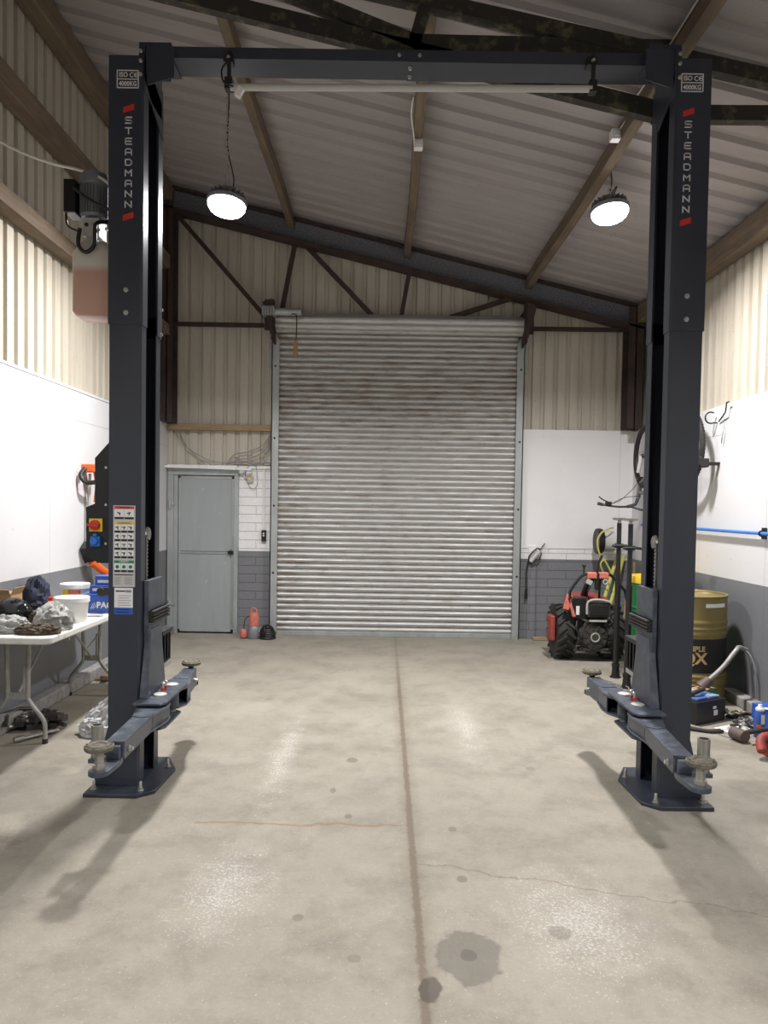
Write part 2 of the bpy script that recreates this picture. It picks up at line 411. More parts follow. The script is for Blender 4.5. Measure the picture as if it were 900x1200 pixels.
def struct(name, mb, par=None, bev=0, **k): return tag(mk(name, mb, par, None, bev, **k), kind='structure')

# ------------------------------------------------------------------ room
XL, XR, YB, YF = -2.6, 2.97, 8.92, -3.5
def RF(x): return 4.56 - .235 * (x - .23)
SL = math.atan(.235)
f = MB('floor'); f.box(XL - .3, XR + .3, YF - .2, YB + .3, -.12, 0); struct('floor', f)

def corr_profile(a0, a1, per=.15, dep=.028, flat=.62):
    out = []; a = a0
    while a < a1:
        for u, d in ((0, 0), (flat, 0), (flat + .07, 1), (.93, 1)):
            if a + u * per <= a1: out.append((a + u * per, d * dep))
        a += per
    out.append((a1, 0)); return out
def sheet(mb, prof, p3):
    """p3(a,d,k) -> point for k in 0,1 (two edges of the strip)"""
    vs = []; fs = []
    for a, d in prof: vs += [p3(a, d, 0), p3(a, d, 1)]
    for i in range(len(prof) - 1): fs.append((2 * i, 2 * i + 2, 2 * i + 3, 2 * i + 1))
    mb.add(vs, fs); return mb
# roof sheet: ridges run with the fall, repeating along the length
m = MB('roof'); sheet(m, corr_profile(YF - .1, YB + .2, .25, .035, .5), lambda a, d, k: ((XL - .3, XR + .3)[k], a, RF((XL - .3, XR + .3)[k]) + .01 + d))
m.box(XL - .3, XR + .3, YF - .1, YB + .2, 6.0, 6.05); struct('ceiling', m)
def wall_sheet(name, x, sgn):
    m = MB('clad_side'); sheet(m, corr_profile(YF, YB + .05, .15, .028), lambda a, d, k: (x + sgn * d, a, (2.4, RF(x) + .15)[k]))
    m.box(min(x + sgn * .06, x + sgn * .1), max(x + sgn * .06, x + sgn * .1), YF, YB, 0, RF(x) + .2)
    return struct(name, m)
wl = wall_sheet('wall_left', XL - .04, -1); wr = wall_sheet('wall_right', XR + .04, 1)
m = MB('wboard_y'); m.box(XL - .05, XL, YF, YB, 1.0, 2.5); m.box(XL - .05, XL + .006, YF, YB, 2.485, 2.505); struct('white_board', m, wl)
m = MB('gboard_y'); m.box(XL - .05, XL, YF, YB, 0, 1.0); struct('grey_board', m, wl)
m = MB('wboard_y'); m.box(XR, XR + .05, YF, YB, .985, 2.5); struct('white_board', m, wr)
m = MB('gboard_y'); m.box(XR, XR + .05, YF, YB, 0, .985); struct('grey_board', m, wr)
m = MB('kerb'); m.box(XL, XL + .1, YF, YB - .02, 0, .1); struct('baseboard_left', m, None, .012)
m = MB('kerb'); m.box(XR - .11, XR, YF, 6.2, 0, .085); struct('baseboard_right', m, None, .012)
# end wall
m = MB('clad')
def back_clad(x0, x1, z0, zt=None, per=.15):
    sheet(m, corr_profile(x0, x1, per, .028), lambda a, d, k: (a, YB + .02 + d, z0 if k == 0 else RF(a) + .1))
back_clad(XL - .05, -1.3, 2.0); back_clad(-1.3, 1.6, 3.3); back_clad(1.6, XR + .05, 2.4)
m.box(XL - .1, XR + .1, YB + .25, YB + .3, 0, 5.6)
wb = struct('wall_back', m)
m = MB('wboard_x'); m.box(1.63, XR, YB - .01, YB + .03, 1.09, 2.51); struct('white_board', m, wb)
m = MB('wblock'); m.box(1.6, XR, YB, YB + .2, .96, 1.09); m.box(-1.745, -1.3, YB, YB + .2, 1.0, 2.0); m.box(XL - .05, -2.59, YB, YB + .2, 1.0, 2.0); struct('white_blockwork', m, wb)
m = MB('gblock'); m.box(1.6, XR, YB, YB + .2, 0, .96); m.box(-1.745, -1.3, YB, YB + .2, 0, 1.0); m.box(XL - .05, -2.59, YB, YB + .2, 0, 1.0); struct('grey_blockwork', m, wb)
m = MB('wboard_x'); m.box(XL - .1, XR + .1, YF - .1, YF, 0, 5.6); struct('wall_front', m)
m = MB('wood_x'); m.box(XL, -1.36, YB - .07, YB + .01, 2.435, 2.505); struct('trim_1', m, None, .005)
m = MB('wblock'); m.box(XL + .01, -1.75, YB - .09, YB, 1.975, 2.02)
m.T = Matrix.Translation((-2.2, YB - .11, 1.985)) @ Euler((0, R(1.2), 0)).to_matrix().to_4x4(); m.box(-.42, .62, -.03, .02, -.012, .012); m.T = Matrix()
m.box(-1.75, -1.36, YB - .03, YB, 1.985, 2.02); struct('trim_2', m, None, .006)

# purlins, eaves beams, side girts
n_ = [3]
def trim(mb, bev=0, **k):
    o = struct('trim_%d' % n_[0], mb, None, bev, **k); n_[0] += 1; return o
def purlin(x, w=.075, d=.12, y1=8.85):
    m = MB('wood_y'); segs = []
    k = 18; rings = []
    for i in range(k + 1):
        y = YF + (y1 - YF) * i / k; ox = .008 * math.sin(i * 1.3 + x); t = RF(x)
        rings.append([(x - w / 2 + ox, y, t - d), (x + w / 2 + ox, y, t - d - .01), (x + w / 2 + ox, y, t), (x - w / 2 + ox, y, t)])
    m.loft(rings); trim(m, .006)
for x in (-1.13, .22, 1.63): purlin(x)
m = MB('wood_y'); m.box(XL - .02, XL + .12, YF, YB - .02, RF(XL) - .2, RF(XL) - .02); trim(m, .006)
m = MB('wood_y'); m.box(XR - .1, XR + .03, YF, YB - .02, 3.72, RF(XR) - .0); trim(m, .006)
for z0, z1 in ((3.49, 3.61), (4.24, 4.4)):
    m = MB('wood_y'); m.box(XL - .03, XL + .1, YF, YB - .2, z0, z1); trim(m, .006)
# stanchions in the far corners
def stan(x0, x1, z0, z1):
    m = MB('rusty'); m.box(x0, x1, 8.6, 8.612, z0, z1); m.box(x0, x1, 8.82, 8.832, z0, z1); xm = (x0 + x1) / 2; m.box(xm - .006, xm + .006, 8.6, 8.83, z0, z1); trim(m)
stan(XL, XL + .13, 2.5, 5.12); stan(XR - .19, XR - .02, 2.51, 3.9)
# far rafter: grey rough web with dark bottom flange
m = MB('grout')
def sloped(x0, x1, y0, y1, t0, t1):
    m.loft([[(x, y0, RF(x) - t1), (x, y1, RF(x) - t1), (x, y1, RF(x) - t0), (x, y0, RF(x) - t0)] for x in (x0, x1)])
sloped(XL + .02, XR - .02, 8.70, 8.73, .02, .25); m.use('rusty'); sloped(XL + .02, XR - .02, 8.6, 8.84, .25, .272); sloped(XL + .02, XR - .02, 8.6, 8.84, .01, .03)
trim(m)
def bar(p, q, w=.045, t=.045, mt='rusty'):
    m = MB(mt); p = Vector(p); q = Vector(q); d = (q - p).normalized(); up = Vector((0, 1, 0)); a = d.cross(up).normalized() * t / 2; b = up * w / 2
    m.loft([[c - a - b, c + a - b, c + a + b, c - a + b] for c in (p, q)]); return m
Yf = 8.8
for p, q, t in (((-2.48, Yf, 4.93), (-1.45, Yf, 3.78), .05), ((-2.55, Yf, 3.665), (-1.45, Yf, 3.665), .045), ((-1.1, Yf, 4.6), (-1.24, Yf, 3.85), .05),
                ((-.97, Yf, 4.6), (-.16, Yf, 3.78), .05), ((.245, Yf, 4.3), (.16, Yf, 3.78), .05), ((.7, Yf, 3.78), (1.55, Yf, 4.06), .05), ((1.7, Yf, 3.675), (2.83, Yf, 3.68), .045)):
    trim(bar(p, q, .05, t))
# near roof truss just behind the lift beam
Yt = 4.335
def tb(p, q, t=.1): trim(bar((p[0], Yt, p[1]), (q[0], Yt, q[1]), .06, t, 'mossy'))
m = bar((XL, Yt, 5.0), (XR, Yt, 3.87), .07, .085, 'mossy'); trim(m)
tb((XL, 4.76), (1.56, 3.83)); tb((1.5, 3.825), (XR, 3.84), .085)
m = bar((.12, Yt, 4.19), (1.66, Yt, 4.18), .06, .1, 'mossy'); trim(m)
tb((-1.35, 4.76), (.13, 4.2), .08); tb((.2, 4.46), (.13, 4.2), .07)

# roller shutter
d1 = tag(bpy.data.objects.new('door_1', None), kind='structure'); C.objects.link(d1); d1.location = (.14, YB, 0); ORG[d1.name] = Vector(d1.location)
m = MB('shutter'); per = .0686; prof = []; z = .05
while z < 3.66:
    for u in range(8):
        a = u / 8; prof.append((z + a * per, -.024 * math.sin(PI * min(a / .82, 1)) ** .6 if a < .82 else .012))
    z += per
vs = []; fs = []
for z_, dy in prof: vs += [(-1.28, YB - .03 + dy, z_), (1.555, YB - .03 + dy, z_)]
for i in range(len(prof) - 1): fs.append((2 * i, 2 * i + 1, 2 * i + 3, 2 * i + 2))
m.add(vs, fs); curtain = struct('curtain', m, d1, ang=60)
m = MB('galv'); m.box(-1.275, 1.55, YB - .06, YB - .01, .0, .055); struct('bottom_bar', m, d1, .004)
m = MB('shutter'); rr = []
k = 96; cy, cz = YB - .15, 3.69
for i in range(k):
    a = 2 * PI * i / k; q = (i % 16) / 16; r_ = .095 + .018 * math.sin(PI * min(q / .82, 1)) ** .7
    rr.append((cy - r_ * math.cos(a), cz + r_ * math.sin(a)))
m.loft([[(x, y, z) for y, z in rr] for x in (-1.3, 1.6)]); struct('roll', m, d1, ang=60)
for s in (-1, 1):
    xa = -1.28 if s < 0 else 1.555
    def sx(u): return xa + s * u
    m = MB('galv'); lo, hi = sorted((sx(-.012), sx(.078))); m.box(lo, hi, YB - .09, YB - .075, 0, 3.5); lo2, hi2 = sorted((sx(.066), sx(.078))); m.box(lo2, hi2, YB - .09, YB, 0, 3.5)
    lo3, hi3 = sorted((sx(.078), sx(.12))); m.box(lo3, hi3, YB - .03, YB - .02, 3.18, 3.5)
    p = [(sx(-.012), 3.5), (sx(.078), 3.5), (sx(.1), 3.56), (sx(.03), 3.58)]; m.prism(p, .012, 'y', YB - .1)
    m.use('ink')
    for zb in (.75, 1.55, 2.35, 3.2): m.lathe([(.013, -.004), (.013, .0)], (sx(.035), YB - .09, zb), 'y', 14)
    struct('guide_channel', m, d1)
    m = MB('rusty'); lo, hi = sorted((sx(.03), sx(.045))); m.box(lo, hi, YB - .4, YB, 3.45, 3.86); lo, hi = sorted((sx(.04), sx(.15))); m.box(lo, hi, YB - .2, YB - .15, 3.6, 3.95)
    m.prism([(sx(.14), 3.86), (sx(.05), 3.5), (sx(.03), 3.5), (sx(.03), 3.9)], .02, 'y', YB - .42); struct('end_plate', m, d1)
m = MB('galv'); m.lathe([(.042, -1.29), (.042, -.98), (.036, -.975)], (0, YB - .4, 3.755), 'x', 20); m.box(-1.42, -1.28, YB - .47, YB - .34, 3.705, 3.8); m.use('motor')
for i in range(4): m.box(-1.4 + i * .03, -1.385 + i * .03, YB - .475, YB - .34, 3.7, 3.81)
struct('shutter_motor', m, d1, .004)
m = MB('cable_b'); m.tube([(-1.09, YB - .43, 3.72), (-1.03, YB - .45, 3.7), (-1.03, YB - .44, 3.5), (-1.035, YB - .44, 3.42)], .006, 6, 5)
m.use('card'); m.box(-1.06, -1.01, YB - .45, YB - .43, 3.24, 3.42); struct('pull_cord', m, d1)

# personnel door
d2 = tag(bpy.data.objects.new('door_2', None), kind='structure'); C.objects.link(d2); d2.location = (-2.16, YB, 0); ORG[d2.name] = Vector(d2.location)
m = MB('galv'); m.box(-2.59, -2.52, YB - .06, YB + .05, 0, 1.9); m.box(-1.795, -1.745, YB - .06, YB + .05, 0, 1.9); m.box(-2.59, -1.745, YB - .06, YB + .05, 1.9, 1.98)
m.box(-2.52, -2.47, YB - .045, YB + .05, 0, 1.9); struct('door_frame', m, d2, .004)
m = MB('door'); m.box(-2.465, -1.8, YB - .02, YB + .01, .02, .97); m.box(-2.465, -1.8, YB - .02, YB + .01, .99, 1.89)
m.use('galv'); m.box(-2.468, -1.8, YB - .03, YB + .0, .96, .985); m.box(-2.465, -1.8, YB - .026, YB, 1.86, 1.895); m.box(-2.465, -1.8, YB - .026, YB, .02, .05); m.box(-1.83, -1.8, YB - .026, YB, .02, 1.89); m.box(-2.465, -2.44, YB - .026, YB, .02, 1.89)
leaf = struct('door_leaf', m, d2, .002)
m = MB('black'); m.box(-1.87, -1.78, YB - .055, YB - .03, .965, 1.0); m.box(-1.84, -1.82, YB - .075, YB - .05, .955, 1.01); struct('door_handle', m, leaf, .004)
for z in (.3, 1.5):
    m = MB('galv'); m.lathe([(.016, 0), (.016, .1)], (-2.555, YB - .08, z), 'z', 12); m.box(-2.56, -2.5, YB - .075, YB - .055, z + .04, z + .07); struct('hinge', m, leaf)

# ------------------------------------------------------------------ vehicle lift
lift = thing('two_post_lift', 'dark navy two-post vehicle lift with overhead beam, standing across the concrete floor', 'vehicle lift', (.09, 4.15, 0))
W_, D_ = .17, .35
GL = {'S': [[(1, 1), (.12, 1), (0, .88), (0, .62), (.12, .5), (.88, .5), (1, .38), (1, .12), (.88, 0), (0, 0)]], 'T': [[(0, 1), (1, 1)], [(.5, 1), (.5, 0)]],
      'E': [[(1, 1), (.12, 1), (0, .88), (0, .12), (.12, 0), (1, 0)], [(0, .5), (.9, .5)]], 'A': [[(0, 0), (0, .8), (.22, 1), (.78, 1), (1, .8), (1, 0)], [(0, .38), (1, .38)]],
      'D': [[(0, 0), (0, 1), (.72, 1), (1, .74), (1, .26), (.72, 0), (0, 0)]], 'M': [[(0, 0), (0, 1), (.5, .42), (1, 1), (1, 0)]], 'N': [[(0, 0), (0, 1), (1, 0), (1, 1)]]}
FRONT = Matrix(((1, 0, 0, 0), (0, 0, -1, 0), (0, 1, 0, 0), (0, 0, 0, 1)))     # text facing -Y
def bolt(mb, c, axis, r=.011, h=.012):
    mb.use('bolt'); mb.lathe([(r * 1.35, 0), (r * 1.35, .25 * h), (r, .25 * h), (r, h), (r * .5, h * 1.3)] if axis != 'y-' else [(r * 1.35, 0), (r * 1.35, -.25 * h), (r, -.25 * h), (r, -h)], c, axis[0], 6)

def column(s, xo, y0):
    def X(u): return xo + s * u
    def P(uv): return [(X(u), y0 + v) for u, v in (uv if s > 0 else uv[::-1])]
    def bx(mb, u0, u1, v0, v1, z0, z1): a, b = sorted((X(u0), X(u1))); mb.box(a, b, y0 + v0, y0 + v1, z0, z1)
    w, d, t, l = W_, D_, .008, .085
    def cprof(w, d, e=0):
        return [(-e, -e), (w - .012 + e, -e), (w + e, .012 - e), (w + e, l), (w - t, l), (w - t, t), (t, t), (t, d - t), (w - t, d - t), (w - t, d - l), (w + e, d - l), (w + e, d - .012 + e), (w - .012 + e, d + e), (-e, d + e)]
    m = MB('navy'); m.prism(P(cprof(w, d)), 2.6, 'z', .02)
    if s: pass
    bx(m, -.0, .014, .02, d - .02, .02, .4)
    col = part('column', m, lift, .002)
    m = MB('navy'); m.prism(P(cprof(w, d, .006)), 3.9 - 2.5, 'z', 2.5)
    bx(m, 0, w - .03, 0, d, 3.885, 3.9)
    for z in (2.56, 2.68): bolt(m, (X(.09), y0 - .006, z), 'y-')
    for z in (2.52, 2.66): bolt(m, (X(w + .004), y0 + d - .03, z), 'x', .009)
    part('column_extension', m, lift, .002)
    # base plate, flared foot, anchor bolts
    m = MB('navy'); uv = [(-.085, -.125), (.2, -.13), (.275, -.06), (.29, .28), (.2, .47), (-.085, .47)]
    m.prism(P(uv), .02, 'z', 0)
    zz = [(X(.01), .02), (X(-.08), .02), (X(-.062), .09), (X(0), .34), (X(.01), .34)]
    m.prism(zz, .01, 'y', y0 + .001); m.prism(zz, .01, 'y', y0 + d - .011)
    bp = part('base_plate', m, col, .004)
    for u, v in ((-.05, -.06), (.2, -.065), (.24, .3), (-.05, .4)):
        m = MB('bolt'); c = (X(u), y0 + v, .02); m.lathe([(.02, 0), (.02, .004), (.013, .004), (.013, .018), (.008, .018), (.008, .045), (.006, .048)], c, 'z', 10); part('anchor_bolt', m, col)
    # lettering and rating plate on the front face
    cx = X(.1 if s > 0 else .11); ya = y0 - .0065
    m = MB('prn')
    for k, ch in enumerate('STEADMANN'): m.strokes(GL[ch], (cx - .016, 3.548 - .0545 * k), .032, .03, .0058, ya)
    m.use('red')
    for z0 in (3.60, 3.04): m.prism([(cx - .028, z0), (cx + .028, z0 + .018), (cx + .028, z0 + .048), (cx - .028, z0 + .03)], .002, 'y', ya - .002)
    part('lettering', m, col, label='white vertical lettering between two red slanted bars')
    m = MB('prn'); px = X(.095); zc = 3.775 if s > 0 else 3.775; hw, hh = .058, .047
    for x0, x1, z0, z1 in ((-hw, hw, hh - .005, hh), (-hw, hw, -hh, -hh + .005), (-hw, -hw + .005, -hh, hh), (hw - .005, hw, -hh, hh), (-hw, hw, -.002, .002)):
        m.box(px + x0, px + x1, ya - .002, ya, zc + z0, zc + z1)
    m.text('ISO', .034, Matrix.Translation((px - .023, ya, zc + .022)) @ FRONT, sx=.9, bold=.0006)
    # the CE mark as two arcs
    for q, bar_ in ((.022, 0), (.045, 1)):
        pts = [(px + q + .011 * math.cos(a), ya - .001, zc + .022 + .011 * math.sin(a)) for a in [R(50 + 26 * i) for i in range(11)]]
        m.tube(pts, .0022, 4)
        if bar_: m.box(px + q - .012, px + q + .008, ya - .002, ya, zc + .020, zc + .024)
    m.text('4000KG', .034, Matrix.Translation((px, ya, zc - .024)) @ FRONT, sx=.82, bold=.0006)
    part('rating_plate', m, col, label='white outlined load rating plate')
    # lifting cable and chain in the slot
    m = MB('silver'); m.tube([(X(w - .03), y0 + .12, .9), (X(w - .03), y0 + .12, 3.86)], .004, 6); part('steel_cable', m, lift)
    m = MB('black'); m.box(*sorted((X(.02), X(.05))), y0 + .13, y0 + .25, .1, 3.8)
    part('inner_guide', m, lift)
    m = MB('steel'); xc = X(w - .025); yc = y0 + .165
    for i in range(13):
        z = 1.1 + i * .021; m.box(xc - .012, xc + .012, yc - .011, yc + .011, z, z + .013); m.box(xc - .008, xc + .008, yc - .006, yc + .006, z + .01, z + .022)
    m.torus((xc, yc + .035, 1.375), .035, .011, 'x', 14, 6, 0, PI)
    m.lathe([(.03, -.012), (.03, .012)], (xc, yc + .035, 1.375), 'x', 18); part('lift_chain', m, lift)
    # carriage: sleeve around the lips, sloped face plate, pivot plates
    m = MB('navy_arm'); bx(m, w + .002, w + .03, .06, d - .04, .33, 1.13); bx(m, w - .05, w - .012, .1, d - .1, .3, 1.12)
    a0, a1 = w + .03, w + .052
    m.loft([[(X(a1), y0 - .02, .5), (X(a1), y0 + d - .04, .5), (X(w + .005), y0 + d - .04, .5), (X(w + .005), y0 - .02, .5)],
            [(X(a0 + .008), y0 + .08, .86), (X(a0 + .008), y0 + d - .09, .86), (X(w + .005), y0 + d - .09, .86), (X(w + .005), y0 + .08, .86)]])
    car = part('carriage', m, lift, .004)
    m = MB('navy_arm'); pl = [(w + .004, -.12), (w + .15, -.12), (w + .17, -.08), (w + .17, d + .0), (w + .13, d + .03), (w + .004, d + .03)]
    m.prism(P(pl), .014, 'z', .487); m.prism(P([(w + .004, -.02), (w + .12, -.04), (w + .145, .0), (w + .145, d - .05), (w + .11, d - .02), (w + .004, d - .02)]), .014, 'z', .335)
    bx(m, w + .02, w + .05, .0, .02, .349, .487); bx(m, w + .02, w + .05, d - .1, d - .08, .349, .487); bx(m, w + .09, w + .105, .1, .16, .349, .487)
    part('pivot_bracket', m, car, .004)
    for v in (.06, .29):
        m = MB('alu'); m.lathe([(.021, .33), (.021, .499), (.036, .501), (.036, .508), (.03, .511)], (X(w + .095), y0 + v, 0), 'z', 20); part('pivot_pin', m, car)
    for v in (.14, .19):
        m = MB('bolt'); m.lathe([(.008, .5), (.008, .54)], (X(w + .085), y0 + v, 0), 'z', 10); m.lathe([(.014, .538), (.014, .55), (.008, .556)], (X(w + .085), y0 + v, 0), 'z', 12)
        m.use('red'); m.lathe([(.011, .508), (.011, .522)], (X(w + .085), y0 + v, 0), 'z', 10); part('release_pin', m, car)
    m = MB('rubber')
    for i in range(4): bx(m, w + .03, w + .062, .05, d - .0, .90 + i * .018, .911 + i * .018)
    bx(m, w + .03, w + .05, .05, d, .9, .965); part('door_bumper', m, car, .003)
    # black tray behind the carriage
    m = MB('black'); ux0, ux1 = w - .16, w + (.01 if s > 0 else -.0); v0, v1 = d + .02, d + .2
    bx(m, ux0, ux1, v0, v1, .60, .612); bx(m, ux0, ux1, v0, v0 + .01, .6, .79); bx(m, ux0, ux1, v1 - .01, v1, .6, .79); bx(m, ux0, ux0 + .01, v0, v1, .6, .79)
    for v in (v0, v0 + .06, v0 + .12, v1 - .015): bx(m, ux1 - .01, ux1, v, v + .015, .6, .79)
    bx(m, ux0, ux1 + .012, v0 - .02, v1 + .005, .775, .80); m.use('galv'); bx(m, ux0, ux1 + .004, v0, v1, .575, .6)
    part('accessory_tray', m, lift, .002, label='black slotted accessory tray behind the column')
    return X
def column_bits():
    XLf = column(1, -1.478, 3.98)
    XRt = column(-1, 1.655, 3.93)
column_bits()
# swing arms
def arm(pivot, end, padp, s, front=True, adapter=None):
    P0 = Vector((*pivot, 0)); P1 = Vector((*end, 0)); d = (P1 - P0).normalized(); nrm = Vector((-d.y, d.x, 0)); L = (P1 - P0).length
    T = Matrix((( d.x, nrm.x, 0, P0.x), (d.y, nrm.y, 0, P0.y), (0, 0, 1, 0), (0, 0, 0, 1)))
    m = MB('navy_arm'); m.T = T
    zt, zb = (.478, .395) if front else (.478, .368)
    m.prism([(-.02, -.04), (.06, -.075), (.16, -.08), (.34, -.046), (L, -.042), (L, .042), (.34, .046), (.16, .08), (.06, .075), (-.02, .04)], .012, 'z', zt - .012)
    m.prism([(-.02, -.04), (.06, -.075), (.16, -.08), (.34, -.046), (L, -.042), (L, .042), (.34, .046), (.16, .08), (.06, .075), (-.02, .04)], .012, 'z', zb)
    for sg in (-1, 1):
        m.prism([(.3, sg * .034), (.3, sg * .046), (L, sg * .042), (L, sg * .030)], zt - zb - .004, 'z', zb + .002)
        m.prism([(.08, sg * .068), (.08, sg * .076), (.3, sg * .048), (.3, sg * .038)], zt - zb - .004, 'z', zb + .002)
    m.lathe([(.04, zb), (.04, zt + .004)], (0, 0, 0), 'z', 20)
    m.prism([(.26, -.045), (.30, -.05), (.34, -.045), (.36, 0), (.34, .045), (.30, .05), (.26, .045)], .004, 'z', zt)
    a = part('lift_arm', m, lift, .003)
    for sg in (-1, 1):
        m = MB('bolt'); m.T = T; c = (L - .06, sg * .042, (zt + zb) / 2 - .01); m.lathe([(.014, 0), (.014, sg * .006), (.009, sg * .006), (.009, sg * .02)], c, 'y', 10); part('arm_bolt', m, a)
    # extension and fork
    Pd = Vector((*padp, 0)); e = (Pd - P1).length; m = MB('navy_arm'); m.T = T
    Lp = (Pd - P0).dot(d); off = (Pd - P0).dot(nrm)
    m.box(L - .12, L + .035, -.029, .029, zb + .012, zt - .014)
    m.prism([(L + .0, -.036), (L + .05, -.04)] + [(Lp + .045 * math.cos(q), off + .045 * math.sin(q)) for q in [R(-80 + 20 * i) for i in range(9)]] + [(L + .05, .04), (L, .036)], .024, 'z', zb - .012)
    part('arm_extension', m, a, .003)
    m = MB('steel'); m.lathe([(.026, .407), (.026, .43), (.02, .432), (.018, .47), (.03, .485), (.03, .492)], (padp[0], padp[1], 0), 'z', 18)
    m.use('pad'); m.lathe([(.02, .488), (.058, .492), (.062, .498), (.062, .51), (.056, .515), (.05, .512), (.046, .517), (.03, .516), (.026, .511), (.012, .516), (.001, .516)], (padp[0], padp[1], 0), 'z', 32)
    for k in range(12):
        q = 2 * PI * k / 12; m.cbox((padp[0] + .05 * math.cos(q), padp[1] + .05 * math.sin(q), .515), (.014, .005, .005), q)
    part('lift_pad', m, a, label='round dusty rubber lifting pad on a screw stem')
    if adapter:
        m = MB('navy_arm'); m.box(adapter[0] - .03, adapter[0] + .03, adapter[1] - .03, adapter[1] + .03, zb - .006, zb + .012)
        q0, q1 = sorted((adapter[0], P1.x + (0))); m.box(q0, q1, adapter[1] - .012, adapter[1] + .012, zb - .006, zb + .01)
        m.use('steel'); m.lathe([(.019, zb + .01), (.027, zb + .012), (.027, .555), (.021, .555), (.021, .48), (.001, .48)], (adapter[0], adapter[1], 0), 'z', 22)
        part('height_adapter', m, a, label='grey steel tube adapter standing behind the pad')
arm((-1.215, 4.04), (-1.195, 3.31), (-1.206, 3.15), 1, True, (-1.272, 3.30))
arm((-1.215, 4.27), (-1.256, 4.83), (-1.258, 4.87), 1, False)
arm((1.395, 3.99), (1.335, 3.24), (1.345, 3.08), -1, True, (1.425, 3.24))
arm((1.395, 4.22), (1.368, 4.765), (1.368, 4.80), -1, False)

# overhead beam, end brackets, limit bar
m = MB('navy')
ya, yb = 4.035, 4.19
for x0, x1 in ((-1.33, .10), (.085, 1.52)):
    e = .004 if x0 > 0 else 0
    m.box(x0, x1, ya - e, yb + .02, 3.925 - e, 3.985)
for c in ((.04, 3.955), (.15, 3.955)): bolt(m, (c[0], ya - .004, c[1]), 'y-', .008)
m.use('bolt')
for yy in (4.08, 4.16): m.lathe([(.012, 3.921), (.012, 3.917), (.009, 3.917), (.009, 3.907)], (.1, yy, 0), 'z', 8)
beam = part('overhead_beam', m, lift, .003)
for s, xi, y0 in ((1, -1.308, 3.98), (-1, 1.485, 3.93)):
    def X(u): return xi + s * u
    m = MB('navy'); a, b = sorted((X(-.03), X(.14))); m.box(a, b, y0 + .03, y0 + .04, 3.79, 3.99); m.box(a, b, y0 + .04, y0 + .24, 3.915, 3.99); m.box(*sorted((X(.0), X(.012))), y0 + .0, y0 + .3, 3.72, 3.96)
    m.prism([(X(.0), 3.96), (X(.02), 3.76), (X(.16), 3.8), (X(.16), 3.96)] if s > 0 else [(X(.16), 3.96), (X(.16), 3.8), (X(.02), 3.76), (X(0), 3.96)], .008, 'y', y0 + .015)
    m.prism([(y0, 3.78), (y0 + .33, 3.62), (y0 + .33, 3.8), (y0, 3.92)], .008, 'x', X(.004))
    for z in (3.92, 3.87, 3.80): bolt(m, (X(-.008), y0 - .007, z), 'y-', .008)
    part('beam_bracket', m, lift, .002)
m = MB('grey_pl'); m.tube([(-.85, 4.0, 3.757), (1.06, 4.0, 3.778)], .018, 14); lb = part('height_limit_bar', m, lift, label='pale grey padded height limit bar')
for x, z in ((-.86, 3.765), (1.065, 3.78)):
    m = MB('black'); m.box(x - .02, x + .02, 3.985, 4.035, z - .02, z + .04); m.box(x - .006, x + .01, 3.99, 4.02, z, z + .18); m.box(x - .03, x + .02, 4.0, 4.06, z + .125, z + .165)
    bolt(m, (x, 4.0, z + .145), 'y-', .009); part('bar_bracket', m, lift, .002)
m = MB('white_pl'); m.cbox((-.80, 3.99, 3.725), (.03, .03, .05), 0, 0, .5); m.use('cable_b'); m.tube([(-.86, 3.98, 3.88), (-.89, 3.97, 3.83), (-.88, 3.975, 3.77), (-.83, 3.98, 3.75)], .005, 6, 5)
part('limit_switch', m, lift)

# power unit
m = MB('motor'); cx, cy = -1.622, 4.15
m.lathe([(.045, 3.32), (.07, 3.32), (.078, 3.305), (.08, 3.26), (.076, 3.255), (.066, 3.25), (.066, 3.1), (.075, 3.098), (.07, 3.08), (.04, 3.075)], (cx, cy, .03), 'z', 28)
for k in range(28):
    a = 2 * PI * k / 28; m.cbox((cx + .07 * math.cos(a), cy + .07 * math.sin(a), 3.205), (.018, .004, .15), a)
m.use('alu'); m.box(cx - .045, cx + .045, cy - .06, cy + .05, 3.0, 3.1); m.box(cx - .03, cx + .035, cy - .05, cy + .04, 2.96, 3.0)
for dx in (-.022, .025): m.use('black'); m.lathe([(.011, 0), (.011, -.006)], (cx + dx, cy - .061, 3.06), 'y', 12)
m.use('bolt'); m.tube([(cx + .055, cy, 3.06), (cx + .13, cy, 3.06)], .01, 8)
pu = part('hydraulic_motor', m, lift, .002, label='grey finned electric pump motor')
m = MB('switchblk'); m.box(-1.765, -1.70, 4.07, 4.2, 3.12, 3.3); part('terminal_box', m, pu, .008)
m = MB('cable_b'); m.tube([(-1.66, 4.04, 3.02), (-1.66, 4.02, 2.93), (-1.62, 4.02, 2.89), (-1.575, 4.02, 2.93), (-1.57, 4.03, 3.04), (-1.54, 4.1, 3.08), (-1.49, 4.12, 3.1)], .011, 10, 6)
m.tube([(-1.76, 4.1, 3.14), (-1.74, 4.07, 3.05), (-1.69, 4.07, 3.02), (-1.67, 4.08, 3.02)], .006, 6, 5); m.tube([(-1.7, 4.05, 3.24), (-1.6, 4.04, 3.17), (-1.49, 4.05, 3.12)], .008, 8, 5)
part('hydraulic_hose', m, pu)
m = MB('oil')
def rr(x0, x1, y0, y1, z, r=.02):
    o = []
    for (cx_, cy_, a) in ((x1 - r, y1 - r, 0), (x0 + r, y1 - r, 90), (x0 + r, y0 + r, 180), (x1 - r, y0 + r, 270)):
        for k in range(5): q = R(a + k * 22.5); o.append((cx_ + r * math.cos(q), cy_ + r * math.sin(q), z))
    return o
